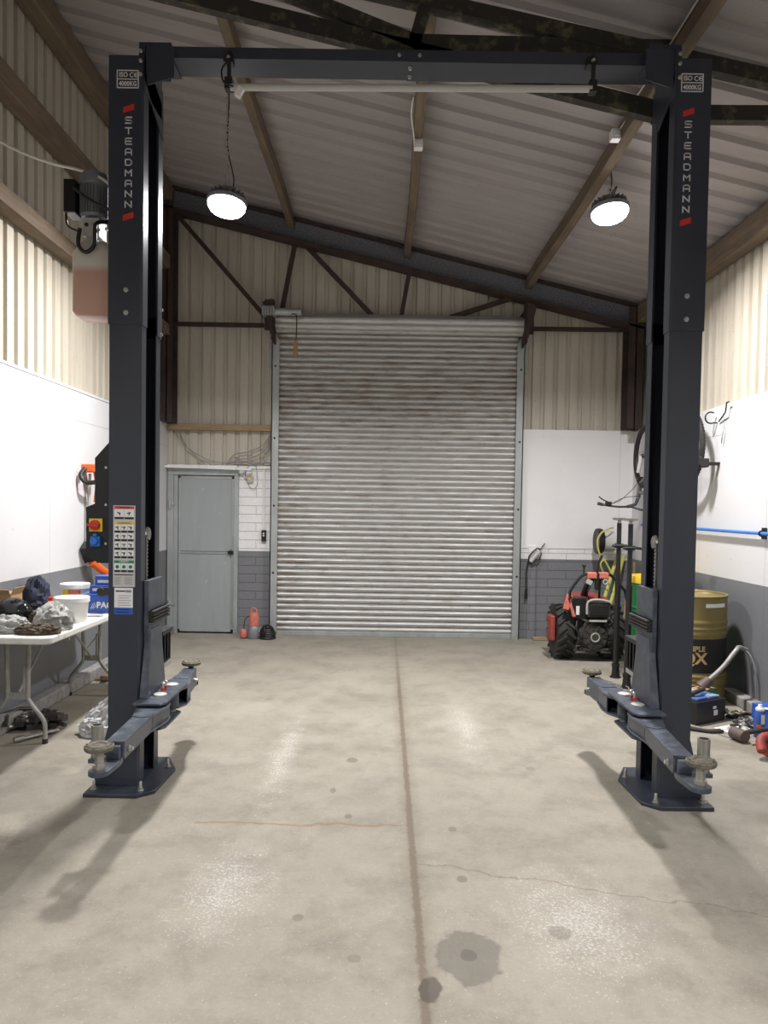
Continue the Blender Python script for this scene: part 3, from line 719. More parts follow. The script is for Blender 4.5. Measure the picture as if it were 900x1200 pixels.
m.loft([rr(-1.695, -1.5, 4.06, 4.22, 2.565), rr(-1.708, -1.49, 4.045, 4.235, 2.585), rr(-1.708, -1.49, 4.045, 4.235, 2.90), rr(-1.67, -1.53, 4.07, 4.2, 2.965), rr(-1.66, -1.58, 4.1, 4.18, 2.975)])
part('oil_reservoir', m, pu, 0, 'translucent plastic reservoir of amber oil', ang=50)
# control panel
m = MB('black'); m.prism([(-1.40, 1.9), (-1.485, 1.875), (-1.56, 1.79), (-1.56, 1.545), (-1.607, 1.525), (-1.607, 1.27), (-1.585, 1.245), (-1.53, 1.225), (-1.40, 1.225)], .16, 'y', 4.0)
for z in (1.74, 1.54, 1.33): bolt(m, (-1.50, 4.0, z), 'y-', .006, .006)
cp = part('control_panel', m, lift, .003)
m = MB('yellow'); m.box(-1.585, -1.515, 3.985, 3.999, 1.395, 1.465); m.use('red'); m.lathe([(.028, 3.985), (.027, 3.965), (.018, 3.962)], (-1.55, 0, 1.43), 'y', 20); m.cbox((-1.55, 3.955, 1.43), (.062, .022, .014), 0, 0, .12)
part('isolator_switch', m, cp, .002, 'red rotary isolator on a yellow square')
m = MB('blue'); m.box(-1.575, -1.525, 3.975, 3.999, 1.315, 1.37); m.lathe([(.022, 3.975), (.02, 3.955)], (-1.55, 0, 1.345), 'y', 18); m.box(-1.56, -1.54, 3.972, 3.999, 1.37, 1.385); part('power_socket', m, cp, .004, 'blue power socket')
# warning label and certificate
m = MB('lab'); lx0, lx1, lz0, lz1, ly = -1.452, -1.334, 1.1, 1.538, 3.9795
m.box(lx0, lx1, ly - .001, ly, lz0, lz1)
def strip(mt, u0, u1, v0, v1, e=.002):
    m.use(mt); m.box(lx0 + u0 * (lx1 - lx0), lx0 + u1 * (lx1 - lx0), ly - e, ly - .001, lz1 - v1 * (lz1 - lz0), lz1 - v0 * (lz1 - lz0))
strip('red', .05, .95, .01, .04); strip('yellow', .05, .95, .2, .23); strip('lgreen', .05, .95, .675, .705)
for v, w_ in ((.027, 'DANGER'), (.217, 'WARNING'), (.69, 'SAFETY')):
    m.use('ink' if v < .5 else 'prn'); m.text(w_, .014, Matrix.Translation(((lx0 + lx1) / 2, ly - .0025, lz1 - v * (lz1 - lz0))) @ FRONT, .0003, 1.1)
rows = [(.05, .14, 2), (.235, .305, 3), (.34, .41, 3), (.445, .515, 3), (.55, .62, 3), (.715, .79, 3)]
for v0, v1, n in rows:
    for i in range(n):
        u0 = .06 + i * .9 / n; u1 = u0 + .9 / n - .03
        strip('paper', u0, u1, v0, v1, .0015); strip('ink', u0, u1, v1 + .003, v1 + .028, .0018)
        m.use('lgreen' if v0 > .7 or (n == 3 and i == 1 and abs(v0 - .445) < .01) else 'ink'); uc = (u0 + u1) / 2; vc = (v0 + v1) / 2; X0 = lx0 + uc * (lx1 - lx0); Z0 = lz1 - vc * (lz1 - lz0)
        if v0 > .7: m.lathe([(.010, ly - .0025), (.010, ly - .002)], (X0, 0, Z0), 'y', 14)
        else:
            m.cbox((X0 - .002, ly - .0022, Z0 + .002), (.02, .001, .005), 0, 0, .3 * ((i * 7 + n) % 3 - 1)); m.cbox((X0 + .001, ly - .0022, Z0 - .004), (.005, .001, .016), 0, 0, .4 * ((i * 5) % 3 - 1))
m.use('ink'); strip('ink', .06, .92, .845, .857)
for i in range(7): strip('inkgrey', .06, .4 - .05 * (i % 3), .88 + i * .014, .885 + i * .014); strip('inkgrey', .52, .9 - .07 * (i % 2), .88 + i * .014, .885 + i * .014)
part('warning_label', m, lift, label='tall silver safety label with red, yellow and green headings')
m = MB('paper'); lx0, lx1, lz0, lz1 = -1.445, -1.345, .951, 1.095
m.box(lx0, lx1, ly - .001, ly, lz0, lz1); strip('blue_box', 0, 1, .74, 1); strip('ink', .08, .6, .1, .15); strip('inkgrey', .62, .92, .08, .17)
for i in range(5): strip('inkgrey', .2, .9 - .1 * (i % 2), .28 + i * .09, .3 + i * .09)
for i in range(2): strip('prn', .1, .8, .8 + i * .1, .82 + i * .1)
part('inspection_certificate', m, lift, label='white and blue inspection sheet')
# supply cable from the wall
m = MB('cable_w'); m.tube([(-2.6, 4.1, 3.86), (-2.35, 4.2, 3.66), (-2.1, 4.2, 3.515), (-1.887, 4.18, 3.43), (-1.7, 4.13, 3.37), (-1.55, 4.08, 3.3), (-1.45, 4.05, 3.2)], .008, 8, 6)
single('power_cable', m, 'thin white cable swooping from the left wall to the pump motor', 'cable', (-2.6, 4.1, 3.86))

# ------------------------------------------------------------------ lamps
def lamp(x, y, z, top, label, tilt=(0, 0), power=260, spread=180):
    t = thing('high_bay_lamp', label, 'lamp', (x, y, z), 'high bay lamps hung from the roof')
    T = Matrix.Translation((x, y, z)) @ Euler((tilt[0], tilt[1], 0)).to_matrix().to_4x4()
    m = MB('motor'); m.T = T; m.lathe([(.143, .0), (.15, .012), (.15, .03), (.1, .05), (.075, .055), (.075, .11), (.04, .12)], (0, 0, 0), 'z', 36)
    for k in range(20):
        a = 2 * PI * k / 20; m.cbox((.1 * math.cos(a), .1 * math.sin(a), .06), (.07, .004, .05), a)
    part('housing', m, t)
    m = MB('glow'); m.T = T; m.lathe([(.14, .003), (.138, -.02), (.12, -.045), (.085, -.065), (.04, -.075), (.001, -.077)], (0, 0, 0), 'z', 36); part('lens', m, t, ang=80)
    m = MB('steel'); m.tube([T @ Vector((0, 0, .12)), (x, y, z + .16)], .006, 6); m.torus((x, y, z + .17), .016, .004, 'y', 14, 5)
    n = int((top - z - .19) / .026)
    for i in range(n): m.torus((x, y, z + .195 + i * .026), .010, .0028, 'xy'[i % 2], 10, 4, sq=1.5)
    part('chain', m, t)
    m = MB('cable_b'); m.tube([T @ Vector((.03, 0, .11)), (x + .05, y, z + .2), (x - .0, y + .01, z + .4 * (top - z)), (x + .01, y, z + .7 * (top - z)), (x - .0, y, top)], .005, 6, 6); part('flex', m, t)
    l = bpy.data.lights.new('lamp light', 'AREA'); l.shape = 'DISK'; l.size = .26; l.energy = power; l.spread = R(spread); l.color = (1, .975, .97)
    o = bpy.data.objects.new('lamp_light', l); C.objects.link(o); o.parent = t; o.matrix_local = Euler((tilt[0], tilt[1], 0)).to_matrix().to_4x4() @ Matrix.Translation((0, 0, -.085))
    return t
PW = 100
lamp(-1.22, 5.65, 3.80, RF(-1.22) - .0, 'bright round hanging lamp to the left, nearer the tall column with the pump motor', (R(-8), R(4)), PW * 1.15, 166)
lamp(1.72, 5.87, 3.88, RF(1.72) - .0, 'bright round hanging lamp to the right, beside the right-hand lift column', (R(-8), R(-4)), PW * 1.15, 166)
lamp(-1.22, .2, 3.9, RF(-1.22), 'round hanging lamp over the near floor, left side', (0, 0), PW * .72, 145)
lamp(1.72, .2, 3.8, RF(1.72), 'round hanging lamp over the near floor, right side', (0, 0), PW * .72, 145)

# socket boxes under the purlins
def sock(x, y, z, label, pts):
    t = thing('socket_box', label, 'electrical socket', (x, y, z))
    m = MB('white_pl'); m.box(x - .035, x + .035, y - .05, y + .02, z - .035, z + .035); m.box(x - .02, x + .02, y - .06, y - .05, z - .02, z + .02); part('case', m, t, .005)
    m = MB('cable_w'); m.tube(pts, .006, 6, 5); part('lead', m, t)
sock(.22, 5.95, RF(.22) - .16, 'small white socket box under the middle roof timber', [(.19, 5.95, RF(.22) - .15), (.17, 5.75, RF(.22) - .13), (.15, 5.55, RF(.22) - .12), (.16, 5.4, RF(.22) - .08)])
sock(1.56, 5.25, RF(1.63) - .08, 'small white socket box on the right-hand roof timber', [(1.58, 5.2, RF(1.63) - .05), (1.6, 5.05, RF(1.63) - .02), (1.56, 4.95, RF(1.63) - .02), (1.575, 4.7, RF(1.63) - .03), (1.58, 3.6, RF(1.63) - .03)])

# ------------------------------------------------------------------ end wall fittings
m = MB('cable_b')
sw = thing('door_control_switch', 'small black up-down switch on the white blockwork beside the shutter', 'switch', (-1.44, YB, 1.19))
m = MB('switchblk'); m.box(-1.468, -1.412, YB - .045, YB, 1.12, 1.255); part('case', m, sw, .006)
m = MB('prn')
for z in (1.215, 1.19): m.lathe([(.010, YB - .052), (.010, YB - .044)], (-1.44, 0, z), 'y', 14)
part('button', m, sw)
m = MB('white_pl'); m.tube([(-1.445, YB - .012, 1.255), (-1.448, YB - .012, 2.0)], .011, 8); part('conduit', m, sw)
m = MB('cable_b')
single('cable_bundle', (lambda m: (m.tube([(-1.37, YB - .03, 2.42), (-1.45, YB - .04, 2.28), (-1.62, YB - .04, 2.19), (-1.8, YB - .04, 2.15), (-1.88, YB - .04, 2.05)], .006, 6, 6),
    m.tube([(-1.37, YB - .03, 2.4), (-1.42, YB - .05, 2.22), (-1.58, YB - .05, 2.12), (-1.75, YB - .05, 2.09), (-1.85, YB - .05, 2.04)], .006, 6, 6),
    m.tube([(-1.38, YB - .03, 2.38), (-1.39, YB - .04, 2.2), (-1.5, YB - .05, 2.06), (-1.62, YB - .05, 2.08), (-1.72, YB - .05, 2.04)], .005, 6, 6),
    m.tube([(-1.9, YB - .04, 2.04), (-1.7, YB - .05, 2.07), (-1.55, YB - .06, 2.04), (-1.4, YB - .05, 2.06), (-1.36, YB - .04, 2.02)], .01, 6, 6),
    m.tube([(-1.62, YB - .04, 2.03), (-1.67, YB - .03, 1.92), (-1.62, YB - .03, 1.78), (-1.56, YB - .03, 1.75), (-1.52, YB - .03, 1.83), (-1.54, YB - .04, 2.03)], .004, 6, 6), m)[-1])(MB('inkgrey')),
    'tangle of grey cables looped above the grey door', 'cable', (-1.6, YB, 2.1))
m = MB('inkgrey'); m.tube([(-2.5, YB - .02, 2.42), (-2.43, YB - .04, 2.3), (-2.25, YB - .04, 2.12), (-2.15, YB - .04, 2.04)], .005, 6, 6); m.tube([(-2.46, YB - .02, 2.42), (-2.35, YB - .04, 2.22), (-2.1, YB - .04, 2.08), (-1.9, YB - .04, 2.05)], .005, 6, 6)
single('loose_cable', m, 'two thin cables sagging from the timber rail to the door lintel', 'cable', (-2.3, YB, 2.2))
jb = thing('junction_box', 'small weathered junction box on the wall above the door control switch', 'junction box', (-1.6, YB, 1.86))
m = MB('alu'); m.box(-1.645, -1.575, YB - .04, YB, 1.82, 1.89); m.use('yellow'); m.box(-1.63, -1.6, YB - .046, YB - .04, 1.85, 1.875); part('case', m, jb, .005)
m = MB('cable_w'); m.tube([(-1.64, YB - .02, 1.86), (-1.69, YB - .03, 1.9), (-1.66, YB - .03, 1.98), (-1.6, YB - .03, 1.97), (-1.58, YB - .03, 1.89)], .006, 6, 6); part('wire', m, jb)
# strip and tool right of the shutter
m = MB('gblock'); m.box(1.735, 1.83, YB - .03, YB, 0, .96); m.use('wblock'); m.box(1.735, 1.83, YB - .03, YB, .96, 1.12); struct('trim_%d' % n_[0], m, None, .004); n_[0] += 1
t = thing('caulking_gun', 'grey skeleton caulking gun hanging on the wall right of the shutter', 'hand tool', (1.81, YB - .06, 1.0))
m = MB('lab'); m.tube([(1.755, YB - .07, .93), (1.86, YB - .07, 1.06)], .026, 12); part('barrel', m, t)
m = MB('black'); m.tube([(1.735, YB - .07, .93), (1.74, YB - .07, 1.0), (1.83, YB - .07, 1.09), (1.87, YB - .07, 1.07)], .009, 6, 4); m.tube([(1.78, YB - .07, .9), (1.86, YB - .07, .97), (1.885, YB - .07, 1.04)], .008, 6, 4); m.tube([(1.86, YB - .06, 1.06), (1.93, YB - .03, 1.15)], .006, 6); m.tube([(1.73, YB - .07, .92), (1.78, YB - .07, .9)], .01, 6); part('frame', m, t)
m = MB('black'); m.tube([(1.728, YB - .04, .92), (1.715, YB - .04, .8), (1.718, YB - .04, .6)], .007, 6, 4); m.tube([(1.718, YB - .04, .6), (1.716, YB - .04, .48)], .014, 8)
single('hanging_lead', m, 'thin black lead with a plug end hanging below the caulking gun', 'cable', (1.72, YB, .7))
m = MB('wood_x'); m.cbox((1.94, 8.80, .02), (.3, .06, .035), .06); m.cbox((2.05, 8.72, .015), (.12, .1, .03), -.4)
single('timber_offcut', m, 'pale timber offcut on the floor at the foot of the grey blockwork', 'timber', (1.94, 8.8, 0), .004)
# pump by the door
t = thing('submersible_pump', 'faded orange submersible pump standing by the shutter guide', 'pump', (-1.5, 8.62, 0))
m = MB('motor'); m.lathe([(.075, 0), (.08, .02), (.075, .12), (.055, .15)], (-1.5, 8.62, 0), 'z', 20); m.use('kerb'); m.box(-1.46, -1.42, 8.58, 8.66, 0, .12); part('base', m, t, .004)
m = MB('salmon'); m.lathe([(.06, .15), (.058, .25), (.045, .29), (.03, .3), (.001, .302)], (-1.5, 8.62, 0), 'z', 20); part('motor_cap', m, t)
m = MB('salmon'); m.tube([(-1.54, 8.62, .27), (-1.53, 8.62, .345), (-1.48, 8.62, .345), (-1.46, 8.62, .27)], .009, 8, 5); part('carry_handle', m, t)
m = MB('salmon'); m.lathe([(.001, .0), (.035, .02), (.045, .06), (.035, .1), (.001, .12)], (-1.615, 8.58, 0), 'z', 14); m.use('cable_b'); m.tube([(-1.61, 8.58, .11), (-1.6, 8.59, .22), (-1.55, 8.6, .26)], .005, 6, 5); part('float_switch', m, t)
m = MB('cable_b')
for i, (r_, z) in enumerate(((.085, .02), (.08, .045), (.085, .07), (.07, .09), (.06, .11))): m.torus((-1.335, 8.6, z), r_, .014, 'z', 24, 7)
m.torus((-1.33, 8.55, .1), .065, .012, 'y', 20, 7); m.torus((-1.36, 8.56, .09), .06, .012, 'x', 20, 7)
single('coiled_hose', m, 'black coiled hose lying beside the orange pump', 'hose', (-1.335, 8.6, 0))

# ------------------------------------------------------------------ folding table and what lies on it
TX0, TX1, TY0, TY1, TZ = -2.585, -1.98, 4.4, 6.2, .74
t = thing('folding_table', 'white plastic folding table along the left wall', 'table', (-2.28, 5.3, 0))
m = MB('table'); m.loft([rr(TX0, TX1, TY0, TY1, TZ - .045, .05), rr(TX0 - .0, TX1 + .0, TY0, TY1, TZ, .05)]); part('table_top', m, t, .012, seg=3)
for yl in (4.72, 5.92):
    for sg, xa in ((1, -2.26), (-1, -2.4)):
        m = MB('tleg'); m.tube([(xa, yl, .69), (xa, yl, .6), (xa - sg * .005, yl, .33), (xa + sg * .005, yl, .27), (xa + sg * .09, yl, .16), (xa + sg * .105, yl, .1), (xa + sg * .105, yl, .015)], .0145, 12, 4)
        m.use('rubber'); m.tube([(xa + sg * .105, yl, .03), (xa + sg * .105, yl, 0)], .017, 12); part('leg', m, t)
    m = MB('tleg'); m.box(-2.4, -2.26, yl - .01, yl + .01, .285, .325); part('leg_crossbar', m, t); m = MB('tleg'); m.tube([(-2.56, yl, .68), (-2.0, yl, .68)], .012, 8); part('pivot_rail', m, t)
    e = .5 if yl < 5 else -.5
    m = MB('tleg'); m.tube([(-2.33, yl, .31), (-2.33, yl + e * .5, .5), (-2.33, yl + e, .68)], .009, 8); m.tube([(-2.26, yl, .52), (-2.33, yl + e * .2, .39)], .007, 6); m.tube([(-2.29, yl, .5), (-2.30, yl + .02, .3)], .007, 6); part('brace', m, t)

def bucket(name, x, y, r, h, label, z=TZ, rim=None):
    t = thing(name, label, 'bucket', (x, y, z))
    m = MB('white_pl'); m.lathe([(r * .84, z), (r * .86, z + .004), (r * .96, z + h - .035), (r * .97, z + h - .03)], (x, y, 0), 'z', 36); part('body', m, t)
    m = MB('white_pl'); m.lathe([(r * .97, z + h - .036), (r * 1.03, z + h - .034), (r * 1.03, z + h - .004), (r * 1.0, z + h), (r * .93, z + h), (r * .92, z + h - .008), (.001, z + h - .008)], (x, y, 0), 'z', 36); part('lid', m, t)
    return t
bucket('bucket', -2.115, 5.03, .112, .17, 'plain white plastic tub at the front edge of the table')
b2 = bucket('bucket', -2.31, 5.55, .104, .205, 'white lidded tub with orange and yellow label, behind the plain white tub')
m = MB('salmon'); z = TZ; r0 = .102 * .935
def wrap_patch(m, cx, cy, r, a0, a1, z0, z1, n=8, dr=.0):
    rg = []
    for i in range(n + 1):
        a = a0 + (a1 - a0) * i / n; rg.append((cx + (r + dr) * math.sin(a), cy - (r + dr) * math.cos(a)))
    vs = [(x, y, z0) for x, y in rg] + [(x, y, z1) for x, y in rg]; k = n + 1
    rg2 = [(cx + (x - cx) * .98, cy + (y - cy) * .98) for x, y in rg]; vs += [(x, y, z0) for x, y in rg2] + [(x, y, z1) for x, y in rg2]
    fs = [(i, i + 1, k + i + 1, k + i) for i in range(n)] + [(2 * k + i, 3 * k + i, 3 * k + i + 1, 2 * k + i + 1) for i in range(n)]
    m.add(vs, fs)
wrap_patch(m, -2.31, 5.55, .1015, R(-5), R(45), TZ + .125, TZ + .165); m.use('yellow'); wrap_patch(m, -2.31, 5.55, .1015, R(-35), R(-5), TZ + .125, TZ + .165); part('label_band', m, b2)
# blue cartons
def carton(x0, x1, y0, y1, z0, z1, label, txt=None, mt='blue_box', band=True):
    t = thing('carton', label, 'box', ((x0 + x1) / 2, (y0 + y1) / 2, z0)); m = MB(mt); m.box(x0, x1, y0, y1, z0, z1); part('box_body', m, t, .003)
    m = MB('prn')
    if txt:
        m.text(txt, .062, Matrix.Translation(((x0 + x1) / 2 + .05, y0, z0 + (z1 - z0) * .42)) @ FRONT, .001, 1, .002)
        for i in range(3): m.strokes([[(0, 0), (.5, .8), (1, 1)]], (x0 + .05 + i * .010, z0 + .035), .028, .04 - i * .01, .004, y0)
    elif band: m.box(x0 + .02, x1 - .03, y0 - .002, y0, z0 + .02, z0 + .04)
    part('print', m, t); return t
carton(-2.19, -1.99, 5.42, 5.6, TZ, TZ + .14, 'blue carton with white capital lettering on the table', 'PAC')
carton(-2.16, -1.99, 5.45, 5.59, TZ + .14, TZ + .2, 'flat blue carton lying on the lettered blue carton')
carton(-2.13, -1.99, 5.47, 5.58, TZ + .2, TZ + .27, 'topmost small blue carton of the stack on the table')
m = MB('rubber'); m.lathe([(.030, 5.41), (.034, 5.40), (.034, 5.38), (.025, 5.37)], (-2.05, 0, TZ + .165), 'y', 18); m.box(-2.05, -1.995, 5.375, 5.412, TZ + .145, TZ + .195); m.box(-2.04, -2.0, 5.38, 5.44, TZ + .1405, TZ + .15)
single('black_fitting', m, 'small black round fitting on the front edge of the lettered blue carton', 'cap', (-2.02, 5.4, TZ + .14), .003)
t = thing('cardboard_box', 'open brown cardboard box at the far left of the table', 'box', (-2.5, 5.05, TZ))
m = MB('card'); m.box(-2.59, -2.5, 4.97, 5.13, TZ, TZ + .19); part('box_body', m, t, .002)
m = MB('card'); m.cbox((-2.49, 5.05, TZ + .205), (.004, .15, .05), 0, 0, .5); m.cbox((-2.545, 4.96, TZ + .2), (.08, .004, .04), 0, .5, 0); part('flap', m, t)
m = MB('glossblack'); m.blob((-2.43, 4.86, TZ + .075), (.135, .1, .1), 3, .12, 1.2, floor=TZ, ridge=False)
single('seat_cushion', m, 'glossy black padded seat cushion lying on the table', 'cushion', (-2.42, 4.8, TZ))
m = MB('rubber'); m.cbox((-2.42, 4.72, TZ + .018), (.24, .05, .036), .02); single('black_tray', m, 'flat dark tray in front of the glossy seat cushion', 'tray', (-2.36, 4.69, TZ), .006)
m = MB('jacket'); m.blob((-2.49, 5.32, TZ + .10), (.085, .09, .15), 5, .5, 1.6, floor=TZ); m.blob((-2.39, 5.27, TZ + .05), (.11, .09, .075), 8, .5, 2.2, floor=TZ)
single('jacket', m, 'crumpled dark navy jacket heaped on the table', 'jacket', (-2.28, 5.1, TZ))
t = thing('spray_bottle', 'clear squat bottle with a red cap between the jacket and the white tub', 'bottle', (-2.29, 5.1, TZ))
m = MB('clear'); m.lathe([(.034, TZ), (.036, TZ + .01), (.036, TZ + .1), (.02, TZ + .125), (.016, TZ + .135)], (-2.29, 5.1, 0), 'z', 20); part('body', m, t)
m = MB('red'); m.lathe([(.018, TZ + .13), (.018, TZ + .155), (.001, TZ + .157)], (-2.29, 5.1, 0), 'z', 16); part('cap', m, t)
m = MB('rag'); m.blob((-2.32, 4.58, TZ + .035), (.11, .075, .06), 11, .6, 1.7, 64, 36, TZ); single('rag', m, 'crumpled pale grey rag at the front left of the table', 'rag', (-2.285, 4.55, TZ))
m = MB('rag'); m.blob((-2.1, 4.72, TZ + .05), (.1, .1, .1), 17, .6, 1.5, 64, 36, TZ); single('rag', m, 'pale grey rag peaked up against the plain white tub', 'rag', (-2.15, 4.6, TZ))
m = MB('ragbrown'); m.blob((-2.12, 4.54, TZ + .018), (.11, .06, .036), 21, .8, 2.5, 56, 30, TZ); single('rag', m, 'oily brown rag on the front edge of the table', 'rag', (-2.17, 4.5, TZ))
m = MB('ragbrown'); m.blob((-2.24, 4.86, TZ + .04), (.06, .08, .055), 29, .8, 2.5, 48, 26, TZ); single('glove', m, 'dark crumpled work glove behind the pale rags', 'glove', (-2.25, 4.75, TZ))
m = MB('steel'); m.cbox((-2.06, 5.24, TZ + .006), (.1, .018, .01), .2); m.torus((-2.005, 5.25, TZ + .007), .015, .005, 'z', 16, 6); m.torus((-2.115, 5.23, TZ + .007), .012, .005, 'z', 16, 6)
single('spanner', m, 'small steel spanner lying before the blue carton', 'tool', (-2.04, 5.06, TZ), .002)
# under the table: scrap parts
def junk(label, name, cat, x, y, seed, mt1='engine', mt2='steel', n=8, sc=1.0, z=0):
    rd = random.Random(seed); m = MB(mt1)
    for i in range(n):
        a = rd.uniform(0, PI); c = (x + rd.uniform(-.08, .08) * sc, y + rd.uniform(-.06, .06) * sc, z + .012 + rd.uniform(0, .045) * sc)
        m.use(mt1 if i % 3 else mt2); dx, dy = math.cos(a) * .07 * sc, math.sin(a) * .07 * sc
        if i % 3 == 0: m.torus((c[0], c[1], c[2] + .01), .03 * sc, .009 * sc, 'z', 16, 6)
        elif i % 3 == 1: m.tube([(c[0] - dx, c[1] - dy, c[2]), (c[0], c[1], c[2] + .02), (c[0] + dx, c[1] + dy, c[2])], .009 * sc, 7)
        else: m.cbox(c, (.11 * sc, .035 * sc, .022 * sc), a)
    single(name, m, label, cat, (x, y, z), .0015)
junk('heap of oily metal engine parts on the floor under the table', 'scrap_metal_parts', 'scrap parts', -2.40, 5.05, 3, n=26, sc=1.7)
m = MB('steel'); m.tube([(-2.33, 4.72, .02), (-2.17, 4.95, .02)], .012, 8); m.tube([(-2.35, 4.71, .02), (-2.31, 4.75, .025)], .02, 8); single('socket_bar', m, 'long steel socket bar on the floor in front of the scrap heap under the table', 'tool', (-2.27, 4.8, 0))
m = MB('wood_y'); m.cbox((-2.42, 6.75, .045), (.06, .85, .04), .08); m.cbox((-2.24, 6.8, .045), (.06, .8, .04), .08)
for yy in (6.45, 6.75, 7.1): m.cbox((-2.32, yy, .012), (.34, .08, .024), .08)
single('pallet', m, 'small slatted wooden pallet on the floor beyond the table', 'pallet', (-2.15, 6.8, 0), .004)
# bag beside the left column
m = MB('clear')
rg = []
key = ((.0, .14, .10, -1.87, 4.93), (.06, .15, .10, -1.865, 4.93), (.13, .125, .08, -1.84, 4.94), (.2, .09, .05, -1.80, 4.95), (.27, .05, .02, -1.765, 4.95), (.31, .035, .008, -1.745, 4.95))
for k in range(31):
    u = k / 6; a_ = key[min(int(u), 5)]; b_ = key[min(int(u) + 1, 5)]; q = u - int(u)
    z, wx, wy, cx_, cy_ = [a_[i] * (1 - q) + b_[i] * q for i in range(5)]; ring = []
    for i in range(56):
        a = 2 * PI * i / 56; v = Vector((math.cos(a) * 1.6, math.sin(a) * 1.6, z * 9)); fz = 1 - abs(noise.fractal(v * 2.2, 1, 2, 4)); e = .075 * (fz - .75) * min(1, z * 12 + .3) * min(1, wy * 14)
        ring.append((cx_ + (wx + e) * math.cos(a), cy_ + (wy + e) * math.sin(a), max(0, z + .25 * e * (z > .01))))
    rg.append(ring)
m.loft(rg); single('plastic_bag', m, 'crumpled clear plastic bag on the floor beside the left column', 'bag', (-1.86, 4.93, 0), ang=20)
# orange garden tool on the left wall
t = thing('hedge_trimmer', 'orange and black garden power tool hanging on the left wall beside the control panel', 'power tool', (-2.54, 6.4, 1.4))
m = MB('orange'); m.box(-2.6, -2.48, 6.36, 6.46, 1.81, 1.88); m.tube([(-2.5, 6.45, 1.83), (-2.49, 6.47, 1.7), (-2.5, 6.46, 1.55)], .03, 10, 4); part('motor_head', m, t, .01)
m = MB('black'); m.tube([(-2.54, 6.3, 1.84), (-2.56, 6.26, 1.78), (-2.52, 6.28, 1.72), (-2.49, 6.42, 1.73)], .02, 8, 5); part('grip', m, t)
m = MB('alu'); m.tube([(-2.55, 6.43, 1.8), (-2.56, 6.42, 1.0)], .013, 8); part('shaft', m, t)
m = MB('black'); m.loft([[(-2.59, 6.3, 1.16), (-2.5, 6.3, 1.16), (-2.5, 6.4, 1.22), (-2.59, 6.4, 1.22)], [(-2.59, 6.42, 1.02), (-2.47, 6.42, 1.02), (-2.45, 6.55, 1.12), (-2.59, 6.55, 1.12)]]); part('guard', m, t, .01)
m = MB('orange'); m.tube([(-2.52, 6.4, 1.04), (-2.48, 6.5, .97), (-2.44, 6.62, .9)], .035, 10, 3); part('rear_handle', m, t)

# ------------------------------------------------------------------ right side: tractor
t = thing('walking_tractor', 'red two-wheeled walk-behind tractor parked against the far grey wall', 'walking tractor', (2.13, 7.8, 0))
def tyre(x0, x1, yc, zc, ro, par):
    m = MB('rubber'); w = x1 - x0
    m.lathe([(ro * .5, x0 + .02), (ro * .72, x0), (ro * .9, x0 + .01), (ro * .95, x0 + .04), (ro * .96, (x0 + x1) / 2), (ro * .95, x1 - .04), (ro * .9, x1 - .01), (ro * .72, x1), (ro * .5, x1 - .02)], (0, yc, zc), 'x', 36)
    for k in range(18):
        for sg in (-1, 1):
            a = 2 * PI * (k + .5 * (sg > 0)) / 18; T0 = m.T
            m.T = Matrix.Translation(((x0 + x1) / 2, yc, zc)) @ Euler((a, 0, 0)).to_matrix().to_4x4() @ Matrix.Translation((sg * w * .24, 0, ro * .965)) @ Euler((0, 0, sg * R(-38))).to_matrix().to_4x4()
            m.box(-w * .3, w * .3, -.013, .013, -.02, .015); m.T = T0
    o = part('wheel', m, par, .003)
    m = MB('dred'); m.lathe([(ro * .5, x0 + .03), (ro * .5, x1 - .03)], (0, yc, zc), 'x', 24); m.lathe([(.05, x0 + .01), (.05, x1 - .01)], (0, yc, zc), 'x', 16); part('wheel_hub', m, o)
tyre(1.79, 1.98, 7.8, .28, .28, t); tyre(2.30, 2.49, 7.8, .28, .28, t)
cx = 2.17
m = MB('engine'); m.box(1.99, 2.31, 7.62, 8.1, .16, .42); m.box(2.0, 2.34, 7.6, 7.9, .42, .5); m.cbox((2.17, 7.6, .13), (.3, .12, .03)); m.cbox((2.04, 7.56, .3), (.04, .04, .25), 0, 0, .4); m.cbox((2.32, 7.58, .32), (.04, .04, .2), 0, 0, -.4)
m.tube([(1.98, 7.8, .28), (2.32, 7.8, .28)], .04, 12); part('engine_block', m, t, .01)
m = MB('engine'); m.lathe([(.165, 7.62), (.165, 7.58), (.14, 7.555), (.13, 7.55), (.125, 7.535), (.06, 7.53), (.055, 7.52)], (cx, 0, .26), 'y', 32)
m.use('alu'); m.torus((cx, 7.525, .26), .042, .009, 'y', 28, 8); m.use('engine')
for k in range(10): a = 2 * PI * k / 10; m.cbox((cx + .1 * math.cos(a), 7.53, .26 + .1 * math.sin(a)), (.05, .012, .01), 0, 0, -a)
part('starter_cover', m, t, label='round recoil starter cover with a pale ring')
m = MB('engine'); m.box(2.08, 2.31, 7.5, 7.68, .47, .62); m.use('ink'); m.box(2.10, 2.29, 7.49, 7.5, .49, .60); m.use('alu')
m.tube([(2.07, 7.49, .5), (2.08, 7.49, .63), (2.2, 7.49, .65), (2.3, 7.49, .63)], .012, 8, 4); m.box(2.1, 2.28, 7.5, 7.53, .42, .44); part('air_filter', m, t, .012)
m = MB('cable_b'); m.tube([(2.0, 7.56, .46), (1.97, 7.5, .36), (2.03, 7.5, .2), (2.05, 7.58, .12)], .01, 6, 5); part('engine_hose', m, t); m = MB('cable_b'); m.tube([(2.3, 7.52, .5), (2.36, 7.5, .4), (2.33, 7.5, .28), (2.28, 7.58, .2)], .01, 6, 5); part('engine_hose', m, t); m = MB('cable_b'); m.tube([(2.1, 7.5, .63), (2.06, 7.46, .72), (2.1, 7.47, .82)], .007, 6, 5); part('engine_hose', m, t)
